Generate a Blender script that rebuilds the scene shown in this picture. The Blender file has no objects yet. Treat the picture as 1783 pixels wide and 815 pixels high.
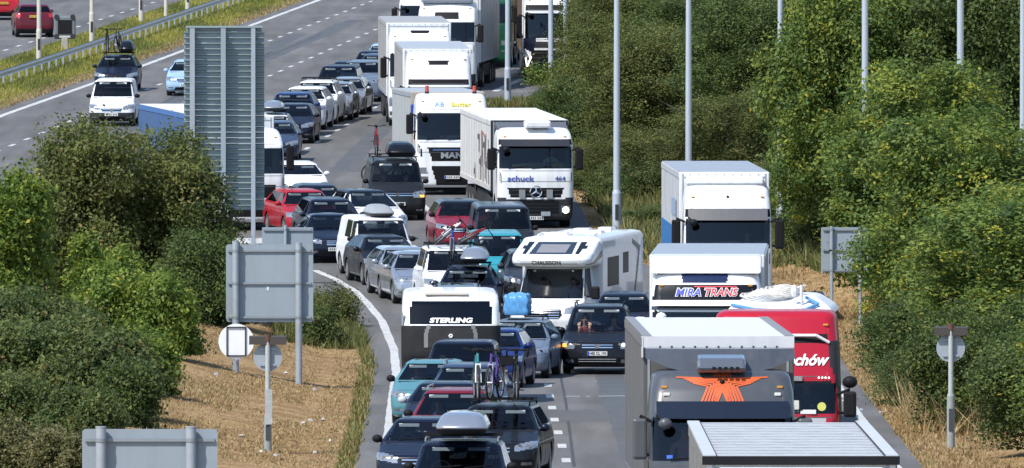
import bpy, math, random
import numpy as np
from mathutils import Vector, Matrix, Euler
R = math.radians
random.seed(7)
rng = np.random.default_rng(7)
sc = bpy.context.scene
col = sc.collection

# ------------------------------------------------------------------ camera, sky, sun, exposure
F, YH, CH = 22000.0, 30.0, 9.4          # focal length (px of the 1783 px photograph), horizon row, eye height
cam_d = bpy.data.cameras.new('camera'); cam = bpy.data.objects.new('camera', cam_d); col.objects.link(cam)
cam.location = (0, 0, CH)
cam.rotation_euler = (math.pi/2 - math.atan((407.5 - YH)/F), 0, 0)
cam_d.sensor_width = 36.0; cam_d.lens = F/1783*36.0
cam_d.clip_start = 1.0; cam_d.clip_end = 6000
sc.camera = cam
SUN_EL, SUN_AZ = R(52), R(223)
S = Vector((math.sin(SUN_AZ)*math.cos(SUN_EL), math.cos(SUN_AZ)*math.cos(SUN_EL), math.sin(SUN_EL)))
wd = bpy.data.worlds.new('World'); sc.world = wd; wd.use_nodes = True
nt = wd.node_tree; bg = nt.nodes['Background']
sky = nt.nodes.new('ShaderNodeTexSky'); sky.sky_type = 'NISHITA'; sky.sun_disc = False
sky.sun_elevation = SUN_EL; sky.sun_rotation = SUN_AZ; sky.air_density = 1.0; sky.dust_density = 0.35; sky.ozone_density = 2.0
nt.links.new(sky.outputs[0], bg.inputs[0]); bg.inputs[1].default_value = 0.15
sl = bpy.data.lights.new('sun', 'SUN'); sl.energy = 4.1; sl.angle = R(0.5); sl.color = (1.0, 0.955, 0.88)
so = bpy.data.objects.new('sun', sl); col.objects.link(so); so.rotation_euler = S.to_track_quat('Z', 'Y').to_euler()
so.location = (0, 0, 60)
vs = sc.view_settings; vs.view_transform = 'Standard'; vs.look = 'None'; vs.gamma = 1.0; vs.exposure = 0.42
vs.use_curve_mapping = False
cy = sc.cycles
cy.max_bounces = 6; cy.diffuse_bounces = 3; cy.glossy_bounces = 3; cy.transmission_bounces = 3
cy.transparent_max_bounces = 12; cy.use_denoising = True
cy.caustics_reflective = False; cy.caustics_refractive = False

# ------------------------------------------------------------------ terrain model
def zr(d):                                # the road dips near the bridge and climbs 3 % further off
    d = np.asarray(d, float); t = d - 340; u = d - 440
    return 0.01725*(t + np.sqrt(t*t + 100)) - 0.0025*(u + np.sqrt(u*u + 100))
def slope(d):
    return float((zr(d+1) - zr(d-1))/2)
def yrow(s):
    return YH + (CH - float(zr(F/s)))*s
_ss = np.linspace(28, 160, 4000); _yy = np.array([yrow(v) for v in _ss])
def s_of(py):                             # scale (px per metre) of the ground seen at a row
    return float(np.interp(py, _yy, _ss))
def at(px, py):
    s = s_of(py); return (px - 891.5)/s, F/s
def X_L(d):                               # central reservation edge line
    return np.interp(d, [100, 367, 400, 509, 564, 667, 1600], [-44, -28.4, -26.6, -20.6, -17.0, -10.8, 45])
def X_R(d):                               # right edge of the carriageway
    return np.interp(d, [60, 250, 340, 368, 398, 440, 488, 520, 526, 548, 640, 1600],
                        [8.3, 8.5, 8.9, 7.6, 2.9, 2.0, -0.1, -0.9, 4.6, 5.4, 9.0, 64])
def G_R(d):                               # gore island: right and left edges
    return np.interp(d, [60, 268, 300, 338, 353, 367, 384], [-3.2, -3.3, -3.45, -3.68, -4.05, -5.4, -6.9])
def G_L(d):
    return np.interp(d, [60, 150, 300, 340, 368, 378, 384], [-30, -26, -20, -17, -13, -9.5, -6.9])
def ground_z(x, d):
    x = np.asarray(x, float); d = np.asarray(d, float)
    b = zr(d)
    m = np.minimum(np.maximum(0, G_R(d) - x - 1.2), np.maximum(0, x - G_L(d) - 0.8))
    m = np.where(d < 384, np.minimum(0.2*m, 1.0)*np.clip((d-235)/65, 0, 1), 0)
    r = np.minimum(np.maximum(0, x - X_R(d) - 2.2)*0.22, 5.0)
    l = np.minimum(np.maximum(0, X_L(d) - 19.5 - x)*0.12, 4.0)
    return b + m + r + l

# ------------------------------------------------------------------ materials
_m = {}
def pm(name, rgb, rough=0.5, metal=0.0, coat=0.0, var=0.12, scale=3.0, emit=None, bump=0.0, spec=0.5, streak=0.0):
    if name in _m: return _m[name]
    m = bpy.data.materials.new(name); m.use_nodes = True; n = m.node_tree; b = n.nodes['Principled BSDF']
    b.inputs['Roughness'].default_value = rough; b.inputs['Metallic'].default_value = metal
    b.inputs['Coat Weight'].default_value = coat; b.inputs['Coat Roughness'].default_value = 0.04
    b.inputs['Specular IOR Level'].default_value = spec
    tc = n.nodes.new('ShaderNodeTexCoord'); nz = n.nodes.new('ShaderNodeTexNoise')
    nz.inputs['Scale'].default_value = scale; nz.inputs['Detail'].default_value = 5
    n.links.new(tc.outputs['Object'], nz.inputs['Vector'])
    mx = n.nodes.new('ShaderNodeMix'); mx.data_type = 'RGBA'
    mx.inputs['A'].default_value = (*[c*(1-var) for c in rgb], 1); mx.inputs['B'].default_value = (*[min(1, c*(1+var)) for c in rgb], 1)
    n.links.new(nz.outputs['Fac'], mx.inputs['Factor']); n.links.new(mx.outputs['Result'], b.inputs['Base Color'])
    if streak:                                       # rain-washed road dirt running down the panel
        mp = n.nodes.new('ShaderNodeMapping'); mp.inputs['Scale'].default_value = (2.2, 2.2, 0.22); n2 = n.nodes.new('ShaderNodeTexNoise'); n2.inputs['Scale'].default_value = 2.0; n2.inputs['Detail'].default_value = 8
        n.links.new(tc.outputs['Object'], mp.inputs['Vector']); n.links.new(mp.outputs[0], n2.inputs['Vector'])
        mr = n.nodes.new('ShaderNodeMapRange'); mr.inputs[1].default_value = 0.48; mr.inputs[2].default_value = 0.75; mr.inputs[3].default_value = 0; mr.inputs[4].default_value = streak
        n.links.new(n2.outputs['Fac'], mr.inputs[0]); m2 = n.nodes.new('ShaderNodeMix'); m2.data_type = 'RGBA'; m2.inputs['B'].default_value = (0.16, 0.14, 0.115, 1)
        n.links.new(mr.outputs[0], m2.inputs['Factor']); n.links.new(mx.outputs['Result'], m2.inputs['A']); n.links.new(m2.outputs['Result'], b.inputs['Base Color'])
    if emit: 
        b.inputs['Emission Color'].default_value = (*emit[0], 1); b.inputs['Emission Strength'].default_value = emit[1]
    if bump:
        bp = n.nodes.new('ShaderNodeBump'); bp.inputs['Strength'].default_value = bump; bp.inputs['Distance'].default_value = 0.02
        n.links.new(nz.outputs['Fac'], bp.inputs['Height']); n.links.new(bp.outputs[0], b.inputs['Normal'])
    _m[name] = m; return m
def paint(name, rgb, rough=0.32):
    return pm('paint_'+name, rgb, rough, 0.0, 0.25, 0.06, 1.5, spec=0.25)
def glass(name, tint, refl=1.0):
    if name in _m: return _m[name]
    m = bpy.data.materials.new(name); m.use_nodes = True; n = m.node_tree; n.nodes.clear()
    o = n.nodes.new('ShaderNodeOutputMaterial'); mix = n.nodes.new('ShaderNodeMixShader')
    tr = n.nodes.new('ShaderNodeBsdfTransparent'); tr.inputs[0].default_value = (*tint, 1)
    gl = n.nodes.new('ShaderNodeBsdfGlossy'); gl.inputs['Roughness'].default_value = 0.03
    gl.inputs['Color'].default_value = (0.9, 0.95, 1, 1)
    fr = n.nodes.new('ShaderNodeFresnel'); fr.inputs[0].default_value = 1.5
    mu = n.nodes.new('ShaderNodeMath'); mu.operation = 'MULTIPLY'; mu.inputs[1].default_value = refl
    n.links.new(fr.outputs[0], mu.inputs[0]); n.links.new(mu.outputs[0], mix.inputs[0])
    n.links.new(tr.outputs[0], mix.inputs[1]); n.links.new(gl.outputs[0], mix.inputs[2]); n.links.new(mix.outputs[0], o.inputs[0])
    _m[name] = m; return m
def leafmat(name, stops, trans=0.28):
    if name in _m: return _m[name]
    m = bpy.data.materials.new(name); m.use_nodes = True; n = m.node_tree; n.nodes.clear()
    o = n.nodes.new('ShaderNodeOutputMaterial'); mix = n.nodes.new('ShaderNodeMixShader'); mix.inputs[0].default_value = trans
    a = n.nodes.new('ShaderNodeAttribute'); a.attribute_name = 'tint'
    cr = n.nodes.new('ShaderNodeValToRGB'); e = cr.color_ramp.elements
    while len(e) < len(stops): e.new(0.5)
    for i, (p, c) in enumerate(stops): e[i].position = p; e[i].color = (*c, 1)
    n.links.new(a.outputs['Fac'], cr.inputs[0])
    d = n.nodes.new('ShaderNodeBsdfPrincipled'); d.inputs['Roughness'].default_value = 0.55; d.inputs['Specular IOR Level'].default_value = 0.3
    t = n.nodes.new('ShaderNodeBsdfTranslucent')
    n.links.new(cr.outputs[0], d.inputs['Base Color']); n.links.new(cr.outputs[0], t.inputs[0])
    n.links.new(d.outputs[0], mix.inputs[1]); n.links.new(t.outputs[0], mix.inputs[2]); n.links.new(mix.outputs[0], o.inputs[0])
    _m[name] = m; return m

BLK = pm('black_plastic', (0.012, 0.012, 0.014), 0.6, var=0.25, spec=0.15)
DKG = pm('dark_grey_plastic', (0.035, 0.037, 0.04), 0.6, var=0.2, spec=0.2)
TYRE = pm('tyre_rubber', (0.022, 0.022, 0.022), 0.85, var=0.3)
RIM = pm('alloy_rim', (0.42, 0.42, 0.43), 0.35, 0.7, var=0.2)
CHROME = pm('chrome', (0.75, 0.76, 0.78), 0.12, 1.0, var=0.05)
LAMP = pm('headlamp_lens', (0.30, 0.33, 0.37), 0.22, 0.5, 0.8, var=0.3, scale=6)
LAMPD = pm('headlamp_dark_lens', (0.2, 0.21, 0.23), 0.12, 0.5, 1.0, var=0.5, scale=14)
GLOW = pm('headlamp_lit_or_glint', (0.9, 0.9, 0.8), 0.2, emit=((1, 0.93, 0.75), 2.2))
AMBER = pm('indicator_lit', (0.9, 0.4, 0.05), 0.2, emit=((1, 0.42, 0.08), 1.6))
REDL = pm('red_lamp', (0.5, 0.02, 0.015), 0.2, coat=1)
PLATE_W = pm('plate_white', (0.75, 0.75, 0.72), 0.4, var=0.05)
PLATE_Y = pm('plate_yellow', (0.75, 0.5, 0.03), 0.4, var=0.05)
INK = pm('plate_ink', (0.01, 0.01, 0.012), 0.5)
EUB = pm('plate_band_blue', (0.02, 0.06, 0.45), 0.4)
GL = glass('windscreen_glass', (0.50, 0.56, 0.61), 0.9)
GLD = glass('tinted_glass', (0.16, 0.18, 0.2), 0.7)
TRIM = pm('cabin_trim', (0.02, 0.02, 0.023), 0.8, var=0.3)
VISOR = pm('sun_visor_cloth', (0.55, 0.55, 0.52), 0.8)
SEAT = pm('seat_cloth', (0.035, 0.036, 0.04), 0.9, var=0.3)
GALV = pm('galvanised_steel', (0.36, 0.40, 0.445), 0.5, 0.25, var=0.2, scale=5, streak=0.2)
SIGNB = pm('sign_back_grey', (0.275, 0.325, 0.37), 0.6, 0.1, var=0.07, scale=1.2, streak=0.22)
WHITE = pm('paint_white', (0.80, 0.81, 0.82), 0.35, 0.0, 0.3, 0.05, 1.5, streak=0.22)
NAVY = paint('navy', (0.006, 0.009, 0.024))
BLACKP = paint('black', (0.006, 0.007, 0.010))
SILVER = pm('paint_silver', (0.36, 0.39, 0.44), 0.3, 0.55, 1.0, 0.06)

# ------------------------------------------------------------------ object helpers
def tag(o, label=None, cat=None, group=None, kind=None):
    if label: o['label'] = label
    if cat: o['category'] = cat
    if group: o['group'] = group
    if kind: o['kind'] = kind
    return o
def empty(name, label, cat, loc=(0, 0, 0), rot=(0, 0, 0), group=None):
    o = bpy.data.objects.new(name, None); col.objects.link(o)
    o.location = loc; o.rotation_euler = rot; o.empty_display_size = 0.3
    return tag(o, label, cat, group)
def mesh_obj(name, me, mat, parent=None):
    o = bpy.data.objects.new(name, me); col.objects.link(o)
    if mat is not None and not me.materials: me.materials.append(mat)
    if parent is not None: o.parent = parent
    return o
def copy_tree(o, parent=None):
    c = o.copy(); col.objects.link(c)
    if parent is not None: c.parent = parent
    for ch in list(o.children): copy_tree(ch, c)
    return c
class MB:
    def __init__(s): s.v = []; s.f = []
    def add(s, v, f):
        n = len(s.v); s.v += [tuple(p) for p in v]; s.f += [tuple(i+n for i in q) for q in f]; return s
    def box(s, c, d, rz=0.0, rx=0.0, top=1.0):
        hx, hy, hz = d[0]/2, d[1]/2, d[2]/2
        vs_ = []
        M = Euler((rx, 0, rz)).to_matrix()
        for z in (-1, 1):
            k = top if z > 0 else 1
            for x, y in ((-1, -1), (1, -1), (1, 1), (-1, 1)):
                vs_.append(Vector(c) + M @ Vector((x*hx*k, y*hy*k, z*hz)))
        return s.add(vs_, [(3, 2, 1, 0), (4, 5, 6, 7), (0, 1, 5, 4), (1, 2, 6, 5), (2, 3, 7, 6), (3, 0, 4, 7)])
    def cyl(s, p0, p1, r0, r1=None, n=10):
        r1 = r0 if r1 is None else r1
        p0, p1 = Vector(p0), Vector(p1); q = (p1-p0).to_track_quat('Z', 'Y')
        a = [p0 + q @ Vector((r0*math.cos(2*math.pi*i/n), r0*math.sin(2*math.pi*i/n), 0)) for i in range(n)]
        b = [p1 + q @ Vector((r1*math.cos(2*math.pi*i/n), r1*math.sin(2*math.pi*i/n), 0)) for i in range(n)]
        return s.add(a+b, [(i, (i+1) % n, n+(i+1) % n, n+i) for i in range(n)] + [tuple(range(n-1, -1, -1)), tuple(range(n, 2*n))])
    def tube(s, pts, r, n=7):
        rr = r if hasattr(r, '__len__') else [r]*len(pts)
        for i in range(len(pts)-1): s.cyl(pts[i], pts[i+1], rr[i], rr[i+1], n)
        return s
    def prism(s, poly, y0, y1):                       # polygon in x,z pushed along y
        n = len(poly)
        return s.add([(x, y0, z) for x, z in poly] + [(x, y1, z) for x, z in poly],
                     [tuple(range(n)), tuple(range(2*n-1, n-1, -1))] + [(i, n+i, n+(i+1) % n, (i+1) % n) for i in range(n)])
    def prism_x(s, poly, x0, x1):                     # polygon in y,z pushed along x
        n = len(poly)
        return s.add([(x0, y, z) for y, z in poly] + [(x1, y, z) for y, z in poly],
                     [tuple(range(n)), tuple(range(2*n-1, n-1, -1))] + [(i, n+i, n+(i+1) % n, (i+1) % n) for i in range(n)])
    def lathe_x(s, prof, c, n=20):                    # profile (x offset, radius) about the x axis
        k = len(prof); vs_ = []
        for i in range(n):
            a = 2*math.pi*i/n
            vs_ += [(c[0]+h, c[1]+r*math.cos(a), c[2]+r*math.sin(a)) for h, r in prof]
        fs = [(i*k+j, i*k+j+1, ((i+1) % n)*k+j+1, ((i+1) % n)*k+j) for i in range(n) for j in range(k-1)]
        return s.add(vs_, fs)
    def sphere(s, c, r, n=10):
        rx, ry, rz = r if hasattr(r, '__len__') else (r, r, r)
        m = n//2+1; vs_ = []
        for i in range(m+1):
            t = math.pi*i/m
            vs_ += [(c[0]+rx*math.sin(t)*math.cos(2*math.pi*j/n), c[1]+ry*math.sin(t)*math.sin(2*math.pi*j/n), c[2]-rz*math.cos(t)) for j in range(n)]
        return s.add(vs_, [(i*n+j, i*n+(j+1) % n, (i+1)*n+(j+1) % n, (i+1)*n+j) for i in range(m) for j in range(n)])
    def build(s, name, mat, parent=None, smooth=False, bevel=0.0):
        me = bpy.data.meshes.new(name); me.from_pydata(s.v, [], s.f); me.update()
        if smooth:
            me.polygons.foreach_set('use_smooth', [True]*len(me.polygons)); me.set_sharp_from_angle(angle=R(42))
        o = mesh_obj(name, me, mat, parent)
        if bevel:
            b = o.modifiers.new('bevel', 'BEVEL'); b.width = bevel; b.segments = 2; b.limit_method = 'ANGLE'
        return o
def local(root, p):
    return Matrix.Translation(root.location) @ root.rotation_euler.to_matrix().to_4x4() @ Vector(p)
def np_mesh(name, V, Q, mat, parent=None, tint=None, smooth=False):
    """mesh from numpy arrays: V (n,3), Q (m,k) with k = 3 or 4"""
    me = bpy.data.meshes.new(name); m, k = Q.shape
    me.vertices.add(len(V)); me.vertices.foreach_set('co', np.ascontiguousarray(V, np.float32).ravel())
    me.loops.add(m*k); me.loops.foreach_set('vertex_index', np.ascontiguousarray(Q, np.int32).ravel())
    me.polygons.add(m); me.polygons.foreach_set('loop_start', np.arange(0, m*k, k, dtype=np.int32))
    if tint is not None:
        a = me.attributes.new('tint', 'FLOAT', 'FACE'); a.data.foreach_set('value', np.asarray(tint, np.float32))
    me.polygons.foreach_set('use_smooth', [smooth]*m)
    me.update(calc_edges=True); me.validate()
    return mesh_obj(name, me, mat, parent)

# ------------------------------------------------------------------ writing
_tx = {}
def text2d(body, size, shear=0.0, weight=0.0, xs=1.0):
    key = (body, size, shear, weight, xs)
    if key in _tx: return _tx[key]
    cu = bpy.data.curves.new('lettering', 'FONT'); cu.body = body; cu.size = size; cu.shear = shear; cu.offset = weight
    cu.resolution_u = 3; cu.align_x = 'CENTER'; cu.align_y = 'CENTER'
    o = bpy.data.objects.new('lettering', cu); col.objects.link(o)
    dg = bpy.context.evaluated_depsgraph_get(); me = bpy.data.meshes.new_from_object(o.evaluated_get(dg))
    v = [(p.co.x*xs, p.co.y) for p in me.vertices]; f = [tuple(p.vertices) for p in me.polygons]
    bpy.data.objects.remove(o); bpy.data.curves.remove(cu); bpy.data.meshes.remove(me)
    _tx[key] = (v, f); return v, f
def write(name, body, size, mat, parent, x, z, fy, off=0.012, **k):
    """flat letters laid on a front surface y = fy(x,z), facing -y"""
    v, f = text2d(body, size, **k)
    mb = MB(); mb.add([(x+a, fy(x+a, z+b)-off, z+b) for a, b in v], f)
    return mb.build(name, mat, parent)
def strip(poly, fy, off, n=8):
    """a quad (x0,z0,x1,z1 axis-aligned) laid on the front, subdivided in x"""
    x0, z0, x1, z1 = poly; mb = MB()
    xs = [x0+(x1-x0)*i/n for i in range(n+1)]
    for i in range(n):
        a, b = xs[i], xs[i+1]
        mb.add([(a, fy(a, z0)-off, z0), (b, fy(b, z0)-off, z0), (b, fy(b, z1)-off, z1), (a, fy(a, z1)-off, z1)], [(0, 1, 2, 3)])
    return mb

# ------------------------------------------------------------------ lofted shells split into parts
def inpoly(a, b, poly):
    r = np.zeros(a.shape, bool); n = len(poly); j = n-1
    for i in range(n):
        xi, yi = poly[i]; xj, yj = poly[j]
        if yi != yj:
            r ^= ((yi > b) != (yj > b)) & (a < (xj-xi)*(b-yi)/(yj-yi)+xi)
        j = i
    return r
def skin(rings, res, zones, base, parent, sres=None, smooth=2, cap=True):
    """rings: (z, y_front, y_rear, half_width, corner_radius, bulge) from bottom to top -> closed loft, its faces dealt out to parts"""
    rings = [tuple(r)+(0.0,)*(6-len(r)) for r in rings]
    A = [np.array(rings[0], float)]
    for a, b in zip(rings, rings[1:]):
        a, b = np.array(a, float), np.array(b, float)
        n = max(1, int(math.ceil(max(abs(b[0]-a[0]), abs(b[1]-a[1]), 0.6*abs(b[2]-a[2]), abs(b[3]-a[3]))/res)))
        for i in range(1, n+1): A.append(a+(b-a)*i/n)
    A = np.array(A)
    for _ in range(smooth):
        B = A.copy(); B[1:-1] = 0.25*A[:-2]+0.5*A[1:-1]+0.25*A[2:]; A = B
    for i in range(1, len(A)):
        if A[i, 0] <= A[i-1, 0]: A[i, 0] = A[i-1, 0]+1e-4
    W = A[:, 3].max(); Lm = (A[:, 2]-A[:, 1]).max()
    sres = sres or res*1.5
    nf = int(2*W/res)+1; nc = 5; ns = int(Lm/sres)+2; nr = max(6, nf//2)
    z, yf, yr, w, rc, bu = [A[:, i:i+1] for i in range(6)]
    rc = np.minimum(rc, w*0.95); rr = np.minimum(rc, 0.22)
    u = np.linspace(-1, 1, nf)[None]
    xs, ys, seg = [], [], []
    x = u*(w-rc); xs.append(x); ys.append(yf+bu*(x/w)**2); seg += [0]*nf
    yc = yf+bu*((w-rc)/w)**2
    t = np.linspace(-math.pi/2, 0, nc+2)[None, 1:-1]
    cfx, cfy = (w-rc)+rc*np.cos(t), yc+rc*(1+np.sin(t))
    s_ = np.linspace(0, 1, ns)[None]
    y0, y1 = yc+rc, np.maximum(yr-rr, yc+rc+0.01)
    sx, sy = w+0*s_, y0+(y1-y0)*s_
    t2 = np.linspace(0, math.pi/2, nc+2)[None, 1:-1]
    crx, cry = (w-rr)+rr*np.cos(t2), y1+rr*np.sin(t2)
    ur = np.linspace(1, -1, nr)[None]; rx = ur*(w-rr); ry = y1+rr+0*rx
    xs += [cfx, sx, crx, rx, -crx[:, ::-1], -sx[:, ::-1], -cfx[:, ::-1]]
    ys += [cfy, sy, cry, ry, cry[:, ::-1], sy[:, ::-1], cfy[:, ::-1]]
    seg += [1]*nc+[2]*ns+[3]*nc+[4]*nr+[5]*nc+[6]*ns+[7]*nc
    X = np.concatenate(xs, 1); Y = np.concatenate(ys, 1); Z = np.broadcast_to(z, X.shape)
    n, m = X.shape; V = np.stack([X, Y, Z], -1).reshape(-1, 3)
    I, J = np.meshgrid(np.arange(n-1), np.arange(m), indexing='ij'); J2 = (J+1) % m
    Q = np.stack([I*m+J, I*m+J2, (I+1)*m+J2, (I+1)*m+J], -1).reshape(-1, 4)
    sg = np.array(seg)[J].ravel()
    C = V[Q].mean(1); d1 = V[Q[:, 2]]-V[Q[:, 0]]; d2 = V[Q[:, 3]]-V[Q[:, 1]]
    N = np.cross(d1, d2); N /= np.linalg.norm(N, axis=1, keepdims=True)+1e-12
    VN = np.zeros_like(V)
    for k in range(4): np.add.at(VN, Q[:, k], N)
    VN /= np.linalg.norm(VN, axis=1, keepdims=True)+1e-12
    left = np.ones(len(Q), bool); out = []
    def emit(name, mat, mask, lift=0.0, extra=None):
        if not mask.any(): return None
        q = Q[mask]; ids, inv = np.unique(q, return_inverse=True); q = inv.reshape(q.shape)
        v = V[ids]+VN[ids]*lift
        faces = [tuple(r) for r in q.tolist()]
        me = bpy.data.meshes.new(name)
        if extra is not None:
            mp = {g: i for i, g in enumerate(ids.tolist())}; faces.append(tuple(mp[g] for g in extra))
        me.from_pydata(v.tolist(), [], faces)
        me.polygons.foreach_set('use_smooth', [True]*len(me.polygons))
        me.normals_split_custom_set_from_vertices(VN[ids].tolist())
        o = mesh_obj(name, me, mat, parent); out.append(o); return o
    ax = np.abs(C[:, 0])
    for zn in zones:
        name, mat, side, poly = zn[:4]; opt = zn[4] if len(zn) > 4 else {}
        if side == 'F': ok = np.isin(sg, (7, 0, 1))
        elif side == 'S': ok = np.isin(sg, (1, 2, 3, 5, 6, 7)) & (np.abs(N[:, 0]) > 0.3)
        elif side == 'R': ok = np.isin(sg, (3, 4, 5))
        else: ok = N[:, 2] > 0.5
        if 'ymax' in opt: ok &= C[:, 1] < opt['ymax']
        if 'rel' in opt:                             # polygon given as margin from the local half width
            wz = np.repeat(A[:-1, 3], m); ok &= (ax < wz-opt['rel'])
        if side in 'F' or side == 'R': a, b = (ax if opt.get('mirror') else C[:, 0]), C[:, 2]
        elif side == 'S': a, b = C[:, 1], C[:, 2]
        else: a, b = C[:, 0], C[:, 1]
        msk = left & ok & inpoly(a, b, poly)
        left &= ~msk
        if opt.get('hole'): continue
        if opt.get('mirror') or side == 'S':
            for sgn in (-1, 1): emit(name, mat, msk & (C[:, 0]*sgn > 0), opt.get('lift', 0))
        else: emit(name, mat, msk, opt.get('lift', 0))
    top = [(n-1)*m+j for j in range(m)]
    keep = left.copy()
    body = None
    q_last = np.zeros(len(Q), bool); q_last[(n-2)*m:] = True
    body = emit(base[0], base[1], left, 0, top if cap and (left | ~q_last).all() else None)
    zz, ff, bb, ww = A[:, 0], A[:, 1], A[:, 5], A[:, 3]
    def fy(x_, z_):
        return float(np.interp(z_, zz, ff)+np.interp(z_, zz, bb)*(x_/np.interp(z_, zz, ww))**2)
    return body, fy, (lambda z_: float(np.interp(z_, zz, ww)))
# ------------------------------------------------------------------ ground, roads, markings
def terrain_mat():
    m = bpy.data.materials.new('dry_verge'); m.use_nodes = True; n = m.node_tree; b = n.nodes['Principled BSDF']
    b.inputs['Roughness'].default_value = 0.95; b.inputs['Specular IOR Level'].default_value = 0.1
    g = n.nodes.new('ShaderNodeNewGeometry')
    n1 = n.nodes.new('ShaderNodeTexNoise'); n1.inputs['Scale'].default_value = 0.55; n1.inputs['Detail'].default_value = 6
    n2 = n.nodes.new('ShaderNodeTexNoise'); n2.inputs['Scale'].default_value = 6.0; n2.inputs['Detail'].default_value = 6
    n.links.new(g.outputs['Position'], n1.inputs['Vector']); n.links.new(g.outputs['Position'], n2.inputs['Vector'])
    c1 = n.nodes.new('ShaderNodeValToRGB'); e = c1.color_ramp.elements
    e[0].position = 0.35; e[0].color = (0.28, 0.175, 0.09, 1); e[1].position = 0.62; e[1].color = (0.44, 0.31, 0.16, 1)
    x = e.new(0.75); x.color = (0.22, 0.21, 0.09, 1)
    n.links.new(n1.outputs['Fac'], c1.inputs[0])
    mx = n.nodes.new('ShaderNodeMix'); mx.data_type = 'RGBA'; mx.blend_type = 'MULTIPLY'; mx.inputs['Factor'].default_value = 0.8
    c2 = n.nodes.new('ShaderNodeValToRGB'); e = c2.color_ramp.elements; e[0].position = 0.3; e[0].color = (0.55, 0.5, 0.45, 1); e[1].position = 0.7; e[1].color = (1.15, 1.12, 1.1, 1)
    n.links.new(n2.outputs['Fac'], c2.inputs[0]); n.links.new(c1.outputs[0], mx.inputs['A']); n.links.new(c2.outputs[0], mx.inputs['B'])
    n.links.new(mx.outputs['Result'], b.inputs['Base Color'])
    bp = n.nodes.new('ShaderNodeBump'); bp.inputs['Distance'].default_value = 0.15; n.links.new(n2.outputs['Fac'], bp.inputs['Height']); n.links.new(bp.outputs[0], b.inputs['Normal'])
    return m
def asphalt_mat(name, base):
    m = bpy.data.materials.new(name); m.use_nodes = True; n = m.node_tree; b = n.nodes['Principled BSDF']
    b.inputs['Roughness'].default_value = 0.8; b.inputs['Specular IOR Level'].default_value = 0.25
    g = n.nodes.new('ShaderNodeNewGeometry'); mp = n.nodes.new('ShaderNodeMapping'); mp.inputs['Scale'].default_value = (1.0, 0.06, 1)
    mp.inputs['Rotation'].default_value = (0, 0, R(3))
    n.links.new(g.outputs['Position'], mp.inputs['Vector'])
    n1 = n.nodes.new('ShaderNodeTexNoise'); n1.inputs['Scale'].default_value = 1.1; n1.inputs['Detail'].default_value = 4   # long worn streaks
    n.links.new(mp.outputs[0], n1.inputs['Vector'])
    n2 = n.nodes.new('ShaderNodeTexNoise'); n2.inputs['Scale'].default_value = 14; n2.inputs['Detail'].default_value = 5
    n.links.new(g.outputs['Position'], n2.inputs['Vector'])
    n3 = n.nodes.new('ShaderNodeTexNoise'); n3.inputs['Scale'].default_value = 0.12; n3.inputs['Detail'].default_value = 3
    n.links.new(g.outputs['Position'], n3.inputs['Vector'])
    def ramp(src, lo, hi, p0=0.3, p1=0.7):
        c = n.nodes.new('ShaderNodeMapRange'); c.inputs[1].default_value = p0; c.inputs[2].default_value = p1; c.inputs[3].default_value = lo; c.inputs[4].default_value = hi
        n.links.new(src, c.inputs[0]); return c.outputs[0]
    def mul(a, c):
        k = n.nodes.new('ShaderNodeMath'); k.operation = 'MULTIPLY'; n.links.new(a, k.inputs[0]); n.links.new(c, k.inputs[1]); return k.outputs[0]
    v = mul(mul(ramp(n1.outputs['Fac'], 0.70, 1.16), ramp(n2.outputs['Fac'], 0.82, 1.18)), ramp(n3.outputs['Fac'], 0.86, 1.12))
    cm = n.nodes.new('ShaderNodeMix'); cm.data_type = 'RGBA'; cm.blend_type = 'MULTIPLY'; cm.inputs['Factor'].default_value = 1
    cm.inputs['A'].default_value = (*base, 1); n.links.new(v, cm.inputs['B']); n.links.new(cm.outputs['Result'], b.inputs['Base Color'])
    return m
ds = np.concatenate([np.arange(60, 250, 5.0), np.arange(250, 720, 2.0), np.arange(720, 1600, 20.0)])
gx = np.concatenate([np.arange(-260, -46, 12.0), np.arange(-46, 26, 0.6), np.arange(26, 260, 12.0)])
XX, DD = np.meshgrid(gx, ds, indexing='ij'); ZZ = ground_z(XX, DD)
jit = np.sin(XX*1.7+DD*0.31)*0.05+np.sin(XX*0.9-DD*0.17)*0.06
off_road = ((DD < 384) & (XX < G_R(DD)-1.6) & (XX > G_L(DD)+1.2)) | (XX > X_R(DD)+1.8)
ZZ = ZZ+np.where(off_road, jit*0.5, 0)
n1, n2 = XX.shape
I, J = np.meshgrid(np.arange(n1-1), np.arange(n2-1), indexing='ij')
Q = np.stack([I*n2+J, (I+1)*n2+J, (I+1)*n2+J+1, I*n2+J+1], -1).reshape(-1, 4)
TERR = terrain_mat()
tag(np_mesh('ground', np.stack([XX, DD, ZZ-0.01], -1).reshape(-1, 3), Q, TERR, smooth=True), kind='structure')
ASPH = asphalt_mat('asphalt', (0.138, 0.134, 0.131)); ASPH2 = asphalt_mat('asphalt_old', (0.138, 0.135, 0.132))
def road(name, xl, xr, d0, d1, mat, dz=0.02, nx=3):
    dd = ds[(ds >= d0) & (ds <= d1)]; a, b = xl(dd), xr(dd)
    t = np.linspace(0, 1, nx); X = a[:, None]+(b-a)[:, None]*t[None]
    V = np.stack([X, np.broadcast_to(dd[:, None], X.shape), np.broadcast_to(zr(dd)[:, None]+dz, X.shape)], -1).reshape(-1, 3)
    I, J = np.meshgrid(np.arange(len(dd)-1), np.arange(nx-1), indexing='ij')
    Q = np.stack([I*nx+J, I*nx+J+1, (I+1)*nx+J+1, (I+1)*nx+J], -1).reshape(-1, 4)
    return tag(np_mesh(name, V, Q, mat), kind='structure')
road('main_carriageway', lambda d: X_L(d)-0.7, X_R, 384, 1600, ASPH)
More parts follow.
